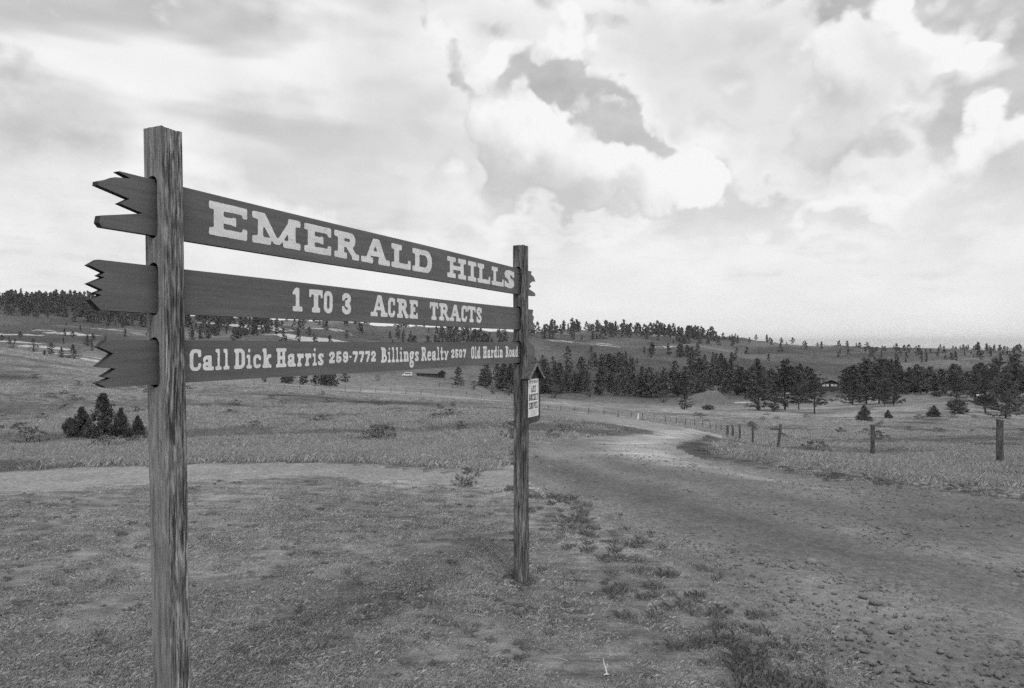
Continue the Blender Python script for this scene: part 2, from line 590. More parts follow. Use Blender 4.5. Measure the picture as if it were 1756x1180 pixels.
# survey of the land: for bearings given as photo columns, (distance, photo row of the ground); 'z' rows give the height itself
PROFILE = {
    -700: [(9.4, 820), (14, 800), (24, 760), (40, 700), (65, 640), (90, 598), (110, 588), (140, 600), (180, 604), (240, 596), (320, 580), (400, 566), (480, 552), (580, 540), (720, 525), (920, 515)],
    0: [(9.6, 812), (14, 795), (24, 757), (40, 705), (65, 645), (90, 606), (105, 598), (130, 606), (170, 612), (230, 605), (300, 593), (380, 580), (470, 562), (560, 545), (700, 530), (900, 517)],
    150: [(9.9, 806), (14, 792), (24, 757), (40, 708), (65, 655), (85, 632), (97, 628), (120, 633), (170, 630), (230, 612), (300, 600), (380, 583), (470, 567), (560, 557), (700, 533), (900, 517)],
    300: [(10.2, 799), (15, 785), (24, 755), (40, 712), (60, 677), (80, 657), (95, 652), (115, 660), (180, 655), (260, 640), (340, 610), (420, 592), (500, 583), (600, 570), (750, 556), (950, 545)],
    450: [(10.5, 796), (15, 782), (25, 750), (40, 715), (60, 684), (75, 668), (88, 664), (110, 668), (170, 660), (240, 650), (320, 632), (420, 600), (500, 586), (600, 574), (750, 560), (950, 550)],
    600: [(10.5, 797), (16, 775), (26, 745), (40, 712), (60, 690), (75, 680), (90, 679), (150, 672), (230, 661), (300, 650), (350, 641), (430, 630), (520, 606), (650, 586), (800, 568), (1000, 555)],
    750: [(10.5, 798), (15, 772), (25, 740), (40, 712), (60, 694), (75, 686), (90, 684), (150, 679), (230, 664), (300, 651), (340, 645), (400, 640), (480, 622), (600, 598), (750, 582), (1000, 564)],
    880: [(10.5, 797), (14, 766), (18, 749), (25, 735), (32, 722), (45, 707), (60, 698), (80, 693), (150, 689), (250, 684), (330, 676), (420, 655), (520, 628), (600, 610), (700, 596), (800, 588), (900, 582), (1050, 574), (1150, 570)],
    980: [(10.5, 799), (14, 768), (18, 751), (25, 738), (32, 727), (45, 716), (70, 707), (100, 700), (160, 694), (250, 687), (330, 681), (420, 660), (520, 630), (600, 610), (700, 595), (800, 587), (900, 582), (1050, 574), (1150, 570)],
    1100: [(10.8, 800), (14, 770), (18, 755), (22, 746), (28, 738), (45, 728), (70, 721), (100, 715), (160, 705), (240, 695), (330, 685), (420, 660), (520, 632), (650, 606), (800, 592), (900, 587), (1050, 576), (1150, 571)],
    1200: [(10, 'z', -0.05), (13.5, 783), (15, 763), (20, 753), (30, 745), (45, 737), (70, 730), (100, 720), (160, 708), (240, 697), (330, 684), (420, 660), (520, 637), (650, 613), (850, 596), (1050, 581), (1150, 577)],
    1300: [(9, 'z', -0.03), (11.5, 808), (12.7, 788), (18, 781), (24, 776), (32, 771), (60, 746), (100, 725), (150, 707), (210, 697), (260, 690), (330, 672), (420, 655), (520, 637), (650, 615), (850, 600), (1000, 589), (1100, 588)],
    1400: [(8.5, 'z', -0.02), (10.6, 821), (11.7, 802), (16, 789), (22, 780), (32, 769), (60, 745), (100, 725), (150, 709), (210, 694), (260, 682), (330, 669), (420, 653), (520, 639), (650, 619), (850, 602), (1000, 594), (1100, 594)],
    1500: [(7.5, 'z', 0), (9.5, 834), (10.6, 817), (14, 806), (18, 797), (23, 788), (45, 757), (80, 735), (110, 722), (150, 705), (200, 692), (260, 682), (330, 668), (420, 652), (520, 640), (650, 622), (850, 604), (1000, 598)],
    1620: [(7, 'z', 0), (8.7, 847), (9.7, 829), (13, 812), (18, 800), (28, 778), (45, 755), (60, 746), (85, 738), (120, 716), (160, 697), (200, 684), (235, 679), (260, 681), (340, 662), (450, 642), (600, 625), (850, 607), (1050, 601)],
    1756: [(6.5, 'z', 0), (8, 862), (9, 843), (12, 823), (17, 801), (28, 776), (45, 753), (60, 743), (90, 745), (130, 717), (180, 692), (250, 675), (330, 660), (450, 640), (600, 625), (850, 608), (1100, 602)],
    2450: [(5, 'z', 0), (6, 'z', 0.0), (7, 'z', 0.05), (12, 'z', -0.3), (17, 'z', -1.0), (28, 'z', -2.2), (60, 'z', -5.5), (130, 'z', -12), (250, 'z', -16), (450, 'z', -18), (1100, 'z', -14)],
}
TAIL = [(1700, 609), (3000, 605), (6000, 601), (12000, 598.5), (26000, 596.5)]


def pchip(xk, yk, x):
    xk, yk = np.asarray(xk, float), np.asarray(yk, float)
    h = np.diff(xk)
    dl = np.diff(yk) / h
    d = np.zeros(len(xk))
    for i in range(1, len(xk) - 1):
        if dl[i - 1] * dl[i] > 0:
            w1, w2 = 2 * h[i] + h[i - 1], h[i] + 2 * h[i - 1]
            d[i] = (w1 + w2) / (w1 / dl[i - 1] + w2 / dl[i])
    d[0], d[-1] = dl[0], dl[-1]
    i = np.clip(np.searchsorted(xk, x) - 1, 0, len(xk) - 2)
    t = (x - xk[i]) / h[i]
    return ((1 + 2 * t) * (1 - t) ** 2 * yk[i] + t * (1 - t) ** 2 * h[i] * d[i] +
            t * t * (3 - 2 * t) * yk[i + 1] + t * t * (t - 1) * h[i] * d[i + 1])


U0, U1, NU = math.log(0.3), math.log(26000.0), 760
UG = np.linspace(U0, U1, NU)
SG = np.linspace(-700, 2450, 631)
_cols = sorted(PROFILE)
_prof = []
for c in _cols:
    kn = [(0.3, 0.0), (1.0, 0.0), (4.0, 0.0)]
    for k in PROFILE[c] + TAIL:
        kn.append((k[0], k[2] if k[1] == 'z' else CAMZ - (k[1] - HZ) * k[0] / FPX))
    _prof.append(pchip([math.log(a) for a, _ in kn], [b for _, b in kn], UG))
_prof = np.array(_prof)
TAB = np.empty((len(SG), NU))
for j in range(NU):
    TAB[:, j] = np.interp(SG, _cols, _prof[:, j])
_k = np.exp(-0.5 * (np.arange(-14, 15) / 6.0) ** 2)
_k /= _k.sum()
_pad = np.pad(TAB, ((14, 14), (0, 0)), mode='edge')
TAB = sum(_pad[i:i + len(SG)] * _k[i] for i in range(29))
THMAX = math.atan((2450 - CX) / FPX)


def ground_z(x, y):
    x, y = np.asarray(x, float), np.asarray(y, float)
    r = np.hypot(x, y) + 1e-6
    th = np.arctan2(x, y)
    thc = np.clip(th, -THMAX, THMAX)
    s = CX + FPX * np.tan(thc)
    Y = np.maximum(r * np.cos(thc), 0.31)
    fs = np.clip((s - SG[0]) / (SG[1] - SG[0]), 0, len(SG) - 1.001)
    fu = np.clip((np.log(Y) - U0) / (U1 - U0) * (NU - 1), 0, NU - 1.001)
    i, j = fs.astype(int), fu.astype(int)
    a, b = fs - i, fu - j
    z = (TAB[i, j] * (1 - a) + TAB[i + 1, j] * a) * (1 - b) + (TAB[i, j + 1] * (1 - a) + TAB[i + 1, j + 1] * a) * b
    back = np.clip((np.abs(th) - math.radians(75)) / math.radians(60), 0, 1)
    z = z * (1 - back) + back * np.clip(-0.012 * r, -12, 0)
    z = z + 0.022 * fbm(x * 0.9, y * 0.9, 4) * np.clip(r / 4, 0.3, 1)
    z = z + 0.16 * fbm(x * 0.16, y * 0.16, 4) * np.clip((r - 10) / 14, 0, 1)
    z = z + 1.8 * fbm(x * 0.03, y * 0.03, 4) * np.clip((r - 60) / 240, 0, 1)
    z = z + 5.5 * fbm(x * 0.009, y * 0.009, 4) * np.clip((r - 250) / 600, 0, 1) * np.clip((2600 - r) / 1200, 0.25, 1)
    ridge = (0.5 - np.abs(fbm(x * 0.0075 + 11, y * 0.0075 + 4, 3))) * 2
    z = z + 10.0 * (ridge - 0.6) * np.clip((r - 380) / 250, 0, 1) * np.clip((1500 - r) / 500, 0, 1)
    return z


def gz(x, y):
    return float(ground_z(np.array([x]), np.array([y]))[0])


def at(px, Y, dz=0.0):
    """the spot on the land on the bearing of photo column px, Y metres ahead"""
    x = (px - CX) / FPX * Y
    return Vector((x, Y, gz(x, Y) + dz))


def hit(px, py):
    """where the line of sight of a photo point meets the land"""
    Y = np.exp(np.linspace(math.log(1.2), math.log(1500), 4000))
    x = (px - CX) / FPX * Y
    z = CAMZ - (py - HZ) / FPX * Y
    g = ground_z(x, Y)
    k = np.argmax(z < g)
    return (float(x[k]), float(Y[k]))


ROAD_NEAR = [(2300, 900), (2000, 878), (1756, 861), (1620, 845), (1500, 831), (1400, 818), (1300, 804), (1230, 793), (1185, 780), (1163, 769), (1172, 758), (1205, 749), (1226, 744)]
ROAD_FAR_R = [(1190, 738), (1130, 727), (1060, 716), (1000, 709), (950, 704.5), (905, 702)]
ROAD_FAR_L = [(905, 710), (940, 713), (990, 720), (1050, 729), (1105, 737), (1128, 742), (1095, 747), (1040, 750), (985, 755), (945, 761), (915, 770), (893, 784), (884, 800), (905, 822), (940, 845), (985, 868), (1050, 898), (1120, 938), (1190, 988), (1260, 1050), (1340, 1130), (1420, 1220), (1560, 1420), (1900, 1900), (2600, 1900), (2700, 1300), (2500, 1000)]
TRACK = [(-500, 842), (-200, 822), (0, 812), (150, 804), (320, 798), (470, 795), (600, 797), (700, 806), (790, 814), (870, 806), (905, 800), (915, 836), (880, 838), (780, 834), (650, 823), (500, 815), (320, 824), (150, 837), (0, 845), (-200, 858), (-500, 885)]


def world_poly(pts):
    return np.array([hit(*p) for p in pts])


def poly_sdf(P, x, y):
    """signed distance in metres, negative inside"""
    d2 = np.full(x.shape, 1e18)
    ins = np.zeros(x.shape, bool)
    n = len(P)
    for i in range(n):
        ax, ay = P[i]
        bx, by = P[(i + 1) % n]
        ex, ey = bx - ax, by - ay
        wx, wy = x - ax, y - ay
        t = np.clip((wx * ex + wy * ey) / (ex * ex + ey * ey + 1e-12), 0, 1)
        d2 = np.minimum(d2, (wx - ex * t) ** 2 + (wy - ey * t) ** 2)
        c = ((ay > y) != (by > y)) & (x < ex * (y - ay) / (by - ay + 1e-12) + ax)
        ins ^= c
    return np.sqrt(d2) * np.where(ins, -1, 1)


EDGE_P = world_poly(ROAD_NEAR)
WINDROW_P = world_poly([(1060, 842), (1180, 868), (1300, 905), (1450, 948), (1600, 985), (1756, 1035), (1950, 1110)])
ROAD_P = world_poly(ROAD_NEAR + ROAD_FAR_R + ROAD_FAR_L)
TRACK_P = world_poly(TRACK)


def line_dist(P, x, y):
    d = np.full(x.shape, 1e9)
    for (ax, ay), (bx, by) in zip(P[:-1], P[1:]):
        ex, ey = bx - ax, by - ay
        t = np.clip(((x - ax) * ex + (y - ay) * ey) / (ex * ex + ey * ey + 1e-12), 0, 1)
        d = np.minimum(d, np.hypot(x - ax - ex * t, y - ay - ey * t))
    return d


def road_sdf(x, y):
    return poly_sdf(ROAD_P, x, y) + 0.22 * fbm(x * 1.3, y * 1.3, 4)


def track_sdf(x, y):
    return poly_sdf(TRACK_P, x, y) + 0.28 * fbm(x * 1.5 + 40, y * 1.5, 4)


# pale sandstone bands and bare slopes: photo column, distance, half width across, half depth, strength
ROCKS = [(20, 330, 22, 10, 1.0), (70, 300, 14, 7, 1.0), (150, 255, 30, 5, 1.1), (215, 235, 20, 5, 1.1), (200, 215, 16, 4, 1.0), (110, 420, 26, 8, 0.8), (30, 400, 20, 8, 0.9), (225, 470, 30, 10, 0.7),
         (390, 690, 40, 14, 1.0), (460, 700, 26, 10, 0.9), (545, 560, 50, 16, 1.0), (600, 575, 40, 12, 1.0), (500, 545, 30, 12, 0.8), (560, 760, 40, 20, 0.7),
         (950, 830, 60, 22, 0.75), (1000, 860, 60, 16, 0.8), (1060, 800, 50, 14, 0.75), (1090, 790, 40, 12, 0.8), (1150, 830, 30, 14, 0.7), (1120, 1010, 50, 20, 0.6),
         (1355, 960, 45, 26, 1.0), (1400, 1040, 70, 30, 0.8), (1330, 1020, 50, 26, 0.7), (1650, 900, 50, 12, 0.6), (1595, 690, 60, 8, 0.45), (1262, 262, 8, 4, 0.9), (1345, 330, 16, 14, 0.5)]


def rock_field(x, y):
    v = np.zeros(x.shape)
    for (px, Y, a, b, s) in ROCKS:
        cx = (px - CX) / FPX * Y
        v = np.maximum(v, s * np.exp(-(((x - cx) / a) ** 2 + ((y - Y) / b) ** 2)))
    return v


def dryness(x, y):
    """where the pale cured grass stands (high) and where the sward is still green (low)"""
    return fbm(x * .10 + 30, y * .16, 4) + .5 * fbm(x * .035 + 3, y * .05 + 8, 2)


def tone_field(x, y, rs, ts, dR):
    """how light vegetation and soil are, with haze painted onto the farthest plain"""
    r = np.hypot(x, y)
    t = np.ones(x.shape)
    s = CX + FPX * np.clip(x / np.maximum(y, 0.3), -2, 2)
    dry = np.clip((r - 12) / 14, 0, 1) * np.clip((260 - r) / 120, 0, 1)
    t += dry * (0.12 + 1.1 * dryness(x, y))
    band = np.exp(-((r - 13.2) / 2.6) ** 2) * np.clip((930 - s) / 60, 0, 1)
    t -= 0.20 * band
    # worn, dusty margins of the track and the road
    t += 0.45 * np.exp(-np.clip(ts, 0, 9) / 0.35) * np.clip((10.8 - y) / .6, 0, 1)
    t += 0.25 * np.exp(-np.clip(rs, 0, 9) / 0.30) * np.clip((dR - 1.5) / 1.5, 0, 1)
    # raw soil of the low cut bank across the road
    bank = np.exp(-((np.clip(rs, 0, 9) - .5) / .6) ** 2) * np.clip((2.2 - dR) / .8, 0, 1) * np.clip((30 - r) / 10, 0, 1) * np.clip(rs / .1, 0, 1)
    t -= 0.5 * bank
    near = np.clip((9 - r) / 4, 0, 1)
    t += near * 0.28 * fbm(x * 0.8 + 2, y * 0.8, 3)
    spit = np.clip((s - 860) / 60, 0, 1) * np.clip((1240 - s) / 30, 0, 1) * np.clip((r - 12) / 2, 0, 1) * np.clip((45 - r) / 10, 0, 1)
    t -= 0.28 * spit
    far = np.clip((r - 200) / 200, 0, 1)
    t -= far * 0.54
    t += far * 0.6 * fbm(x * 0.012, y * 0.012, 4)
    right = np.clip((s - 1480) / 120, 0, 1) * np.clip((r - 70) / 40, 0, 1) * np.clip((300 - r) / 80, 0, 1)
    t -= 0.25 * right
    haze_pale = np.clip((r - 1600) / 2500, 0, 1)
    t += haze_pale * 0.9  # distance haze painted in as a paler ground tone
    return np.clip(t, 0.35, 2.2)


def build_terrain():
    sd = np.concatenate([np.arange(-160, 1920, 5.0)])
    th = np.arctan((sd - CX) / FPX)
    left = np.linspace(-math.pi, th[0], 110)[:-1]
    right = np.linspace(th[-1], math.pi, 110)[1:]
    th = np.concatenate([left, th, right])
    rr = np.concatenate([np.linspace(0.06, 1.2, 8)[:-1], np.exp(np.arange(math.log(1.2), math.log(25500), 0.0175))])
    T, R = np.meshgrid(th, rr)
    # distances are measured along the view axis inside the picture, so rows stay straight across it
    X, Y = R * np.sin(T), R * np.cos(T)
    Z = ground_z(X, Y)
    nr, nc = X.shape
    rs = np.full(X.shape, 99.0)
    ts = np.full(X.shape, 99.0)
    near = (R < 130) & (np.abs(T) < 1.5)
    rs[near] = road_sdf(X[near], Y[near])
    ts[near] = track_sdf(X[near], Y[near])
    # wheel ruts and slightly crowned gravel
    inr = np.clip(-rs / 0.4, 0, 1)
    dW0 = np.full(X.shape, 99.0)
    dW0[near] = line_dist(WINDROW_P, X[near], Y[near])
    Z = Z + 0.025 * inr * np.exp(-(dW0 / .4) ** 2)
    Z = Z - 0.02 * inr + 0.012 * inr * fbm(X * 3.1, Y * 3.1, 3)
    V = np.stack([X, Y, Z], -1).reshape(-1, 3)
    a = np.arange(nr * nc).reshape(nr, nc)
    F = np.stack([a[:-1, :-1], a[:-1, 1:], a[1:, 1:], a[1:, :-1]], -1).reshape(-1, 4)[:, ::-1]
    cm = lambda q: (q[:-1, :-1] + q[:-1, 1:] + q[1:, 1:] + q[1:, :-1]).ravel() / 4
    cr, ct = cm(rs), cm(ts)
    isr = cr < 0
    ist = (ct < 0) & ~isr
    dR = np.full(X.shape, 99.0)
    dR[near] = line_dist(EDGE_P, X[near], Y[near])
    tone = tone_field(X, Y, rs, ts, dR)
    rock = rock_field(X, Y)
    # washed-out pale gravel along the inside of the bend, wheel lines, and the dark windrow of coarse stones
    dW = np.full(X.shape, 99.0)
    dW[near] = line_dist(WINDROW_P, X[near], Y[near])
    S = CX + FPX * np.clip(X / np.maximum(Y, .3), -3, 3)
    fade = np.clip((1520 - S) / 260, 0, 1)
    streak = 0.75 + 1.0 * fbm(X * 1.3, Y * 3.4, 4)
    rtone = 1.0 + 1.25 * fade * streak * np.exp(-((dR - 1.0) / .75) ** 2)
    rtone += 0.7 * np.clip((Y - 11.5) / 4, 0, 1) * np.exp(-((S - 1090) / 110) ** 2) * streak
    rtone += 0.30 * (np.exp(-((dR - 2.9) / .3) ** 2) + np.exp(-((dR - 4.5) / .3) ** 2)) * streak
    rtone -= 0.08 * np.exp(-((dR - 3.7) / .35) ** 2)
    rtone -= 0.08 * np.exp(-(dW / .45) ** 2)
    rtone += 0.30 * fbm(X * 0.4, Y * 0.4, 4)
    # bare dust on the lawn beside the road and round the sign
    for nm, lab, sel, mat, tn in (('ground', None, ~(isr | ist), M['ground'], tone), ('gravel_road', None, isr, M['road'], rtone), ('dirt_track', None, ist, M['track'], np.ones(X.shape))):
        f = F[sel]
        used = np.unique(f)
        remap = np.zeros(len(V), np.int64)
        remap[used] = np.arange(len(used))
        me = mesh_np(nm, V[used], remap[f], mat, smooth=True)
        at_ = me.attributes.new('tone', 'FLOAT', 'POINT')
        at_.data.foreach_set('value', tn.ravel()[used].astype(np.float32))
        at_ = me.attributes.new('rock', 'FLOAT', 'POINT')
        at_.data.foreach_set('value', rock.ravel()[used].astype(np.float32))
        o = link_obj(nm, me)
        o['kind'] = 'structure'
        OBJ[nm] = o


OBJ = {}
build_terrain()

# ------------------------------------------------------------------ the sign: two square timber posts, three planks run through slots in them
ANG = math.atan((1423 - CX) / FPX)
SA, CA = math.sin(ANG), math.cos(ANG)
PW = 0.09                                    # post width
C1 = (-0.5098 * 2.38, 2.38)                  # near corner of the nearer post
SPAN = 3.09
BF, BT = 0.045, 0.027                        # plank face behind the post face, plank thickness
P0 = (C1[0] - BF * CA, C1[1] + BF * SA)


def board_pt(px, py):
    """photo point -> (along, height above eye) on the plank face"""
    q = (px - CX) / FPX
    t = (q * P0[1] - P0[0]) / (SA - q * CA)
    return t, (HZ - py) / FPX * (P0[1] + t * CA)


sign = thing('roadside_sign', 'big roadside sign of three painted planks with white lettering between two timber posts', 'sign', (C1[0], C1[1], 0.0), math.pi / 2 - ANG)


def z1(pts, ox, oy, sc):
    return [board_pt(ox + x / sc, oy + y / sc) for x, y in pts]


A_, B_, C_ = (140, 200, 2.36), (0, 480, 3.277), (840, 400, 3.47)
TIPS = [
    (z1([(152, 214), (148, 224), (198, 251), (134, 246), (112, 254), (66, 262), (64, 278), (194, 334), (154, 352), (248, 393), (76, 401), (70, 430), (84, 436)], *A_),
     z1([(232, 377), (272, 376), (269, 358), (232, 332), (247, 320), (237, 304), (251, 291), (272, 289), (262, 262), (245, 246), (249, 229)], *C_), 0.577, 0.381),
    (z1([(70, 569), (31, 602), (94, 632), (71, 645), (92, 652), (31, 677), (86, 703), (53, 715), (82, 723), (36, 742), (78, 769)], *A_),
     z1([(262, 571), (268, 550), (257, 531), (263, 501), (254, 486), (259, 458), (236, 452)], *C_), 0.274, 0.110),
    (z1([(600, 340), (556, 379), (637, 416), (613, 438), (548, 491), (652, 500), (620, 521), (579, 546), (622, 553), (549, 585), (602, 609)], *B_),
     z1([(240, 772), (270, 766), (265, 731), (271, 700), (264, 684), (266, 672), (236, 650)], *C_), 0.012, -0.144),
]
M['plank_edge'] = mat_simple('shade_darkened_plank_edge', 0.025, 0.05, 40, 0.9, 0.002)  # dark weathered end grain, with the undersides' shade painted into the edge colour
boards = []
for left, right, zt, zb in TIPS:
    left = list(left)
    right = list(right)
    left[0] = (left[0][0], zt)
    left[-1] = (left[-1][0], zb)
    right[0] = (right[0][0], zb)
    right[-1] = (right[-1][0], zt)
    # long edges a little wavy, as sawn planks are
    bot = [(left[-1][0] + (right[0][0] - left[-1][0]) * f, zb + 0.002 * math.sin(9 * f + zb * 40)) for f in np.linspace(0.06, 0.94, 14)]
    top = [(right[-1][0] + (left[0][0] - right[-1][0]) * f, zt + 0.002 * math.sin(8 * f + zt * 30)) for f in np.linspace(0.06, 0.94, 14)]
    me = prism_mesh('plank', [(u, w + CAMZ) for u, w in left + bot + right + top], BF, BF + BT, M['board'])
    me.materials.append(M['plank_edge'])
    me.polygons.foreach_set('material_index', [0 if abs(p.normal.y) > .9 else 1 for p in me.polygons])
    boards.append(link_obj('plank', me, sign))


def post_mesh(name, x0, height, lean, mats, seed):
    """dense square post with weathered, grooved faces; slots are cut afterwards"""
    rng = np.random.default_rng(seed)
    nseg, rows, c = 16, 230, 0.004
    side = np.concatenate([[c], np.linspace(c * 2.2, PW - c * 2.2, nseg - 2), [PW - c]])
    per, nrm, fid = [], [], []
    for k in range(4):
        for u in side:
            p = [(u, 0), (PW, u), (PW - u, PW), (0, PW - u)][k]
            per.append(p)
            nrm.append([(0, -1), (1, 0), (0, 1), (-1, 0)][k])
            fid.append(k)
    per, nrm = np.array(per), np.array(nrm, float)
    n = len(per)
    zz = np.linspace(-0.35, height, rows)
    V = np.zeros((rows, n, 3))
    idx = np.arange(n)
    for r, z in enumerate(zz):
        g = vnoise(idx * 0.83 + seed * 13, np.full(n, z * 2.1 + seed)) * 0.0035 + vnoise(idx * 0.37 + 50 + seed, np.full(n, z * 5.0)) * 0.0025
        g = np.where(np.isin(fid, [0, 2]), g, g * 0.4)
        w = 0.004 * vnoise(np.array([z * 1.7 + seed]), np.array([seed * 1.0]))[0]
        V[r, :, 0] = x0 + per[:, 0] + nrm[:, 0] * g + lean * (z - CAMZ) + w
        V[r, :, 1] = per[:, 1] + nrm[:, 1] * g
        V[r, :, 2] = z + (0.004 * vnoise(idx * 0.3 + seed, np.full(n, 3.0)) if r == rows - 1 else 0)
    V = V.reshape(-1, 3)
    F, mi = [], []
    for r in range(rows - 1):
        for i in range(n):
            j = (i + 1) % n
            F.append((r * n + i, r * n + j, (r + 1) * n + j, (r + 1) * n + i))
            mi.append(0 if fid[i] in (0, 2) else 1)
    F.append(tuple(range(n))[::-1])
    mi.append(1)
    F.append(tuple((rows - 1) * n + i for i in range(n)))
    mi.append(1)
    me = bpy.data.meshes.new(name)
    me.from_pydata(V.tolist(), [], F)
    for m in mats:
        me.materials.append(m)
    me.polygons.foreach_set('material_index', mi)
    me.update()
    return me


def cut_slots(me, x0, lean):
    o = bpy.data.objects.new('tmp', me)
    COL.objects.link(o)
    cutters = []
    hw = 0.025
    yc = BF + BT / 2 - 0.011
    for _, _, zt, zb in TIPS:
        pts = []
        a, b = zb + CAMZ - 0.010, zt + CAMZ + 0.012
        for k in range(13):
            f = math.pi * k / 12
            pts.append((yc + hw * math.cos(f), b - hw + hw * math.sin(f)))
        for k in range(13):
            f = math.pi + math.pi * k / 12
            pts.append((yc + hw * math.cos(f), a + hw + hw * math.sin(f)))
        n = len(pts)
        V = [(x0 - 0.12, p, q) for p, q in pts] + [(x0 + PW + 0.12, p, q) for p, q in pts]
        F = [tuple(range(n))[::-1], tuple(range(n, 2 * n))] + [(i, (i + 1) % n, n + (i + 1) % n, n + i) for i in range(n)]
        cm = mesh_from('cut', V, F)
        bm = bmesh.new()
        bm.from_mesh(cm)
        bmesh.ops.recalc_face_normals(bm, faces=bm.faces[:])
        bm.to_mesh(cm)
        bm.free()
        co = bpy.data.objects.new('cut', cm)
        COL.objects.link(co)
        md = o.modifiers.new('b', 'BOOLEAN')
        md.operation = 'DIFFERENCE'
        md.solver = 'EXACT'
        md.object = co
        cutters.append(co)
    dg = bpy.context.evaluated_depsgraph_get()
    res = bpy.data.meshes.new_from_object(o.evaluated_get(dg))
    for c in cutters + [o]:
        bpy.data.objects.remove(c)
    return res


M['post_dark'] = mat_wood('stained_timber', 0.09, 0.24, 0.55, 0.7)
M['post_dark_side'] = mat_wood('stained_sawn_timber', 0.12, 0.21, 0.5, 0.6)
for x0, hgt, lean, mats, seed in ((0.0, CAMZ + 0.758, -0.020, (M['post_front'], M['post_side']), 3), (SPAN, CAMZ + 0.752, -0.006, (M['post_dark'], M['post_dark_side']), 8)):
    me = cut_slots(post_mesh('post', x0, hgt, lean, mats, seed), x0, lean)
    link_obj('post', me, sign)


# ---- lettering: slab-serif brush letters drawn as solid shapes
def sd_poly(P, x, y):
    return poly_sdf(np.array(P, float), x, y)


def sd_rect(a, b, c, d, x, y, r=0.0):
    cx, cy, hx, hy = (a + c) / 2, (b + d) / 2, abs(c - a) / 2, abs(d - b) / 2
    r = min(r, hx, hy)
    qx, qy = np.abs(x - cx) - hx + r, np.abs(y - cy) - hy + r
    return np.hypot(np.maximum(qx, 0), np.maximum(qy, 0)) + np.minimum(np.maximum(qx, qy), 0) - r


def sd_line(P, th, x, y):
    d = np.full(x.shape, 1e9)
    for (ax, ay), (bx, by) in zip(P[:-1], P[1:]):
        ex, ey = bx - ax, by - ay
        t = np.clip(((x - ax) * ex + (y - ay) * ey) / (ex * ex + ey * ey + 1e-15), 0, 1)
        d = np.minimum(d, np.hypot(x - ax - ex * t, y - ay - ey * t))
    return d - th / 2


def arc(cx, cy, rx, ry, a0, a1, n=14):
    return [(cx + rx * math.cos(math.radians(a0 + (a1 - a0) * i / n)), cy + ry * math.sin(math.radians(a0 + (a1 - a0) * i / n))) for i in range(n + 1)]


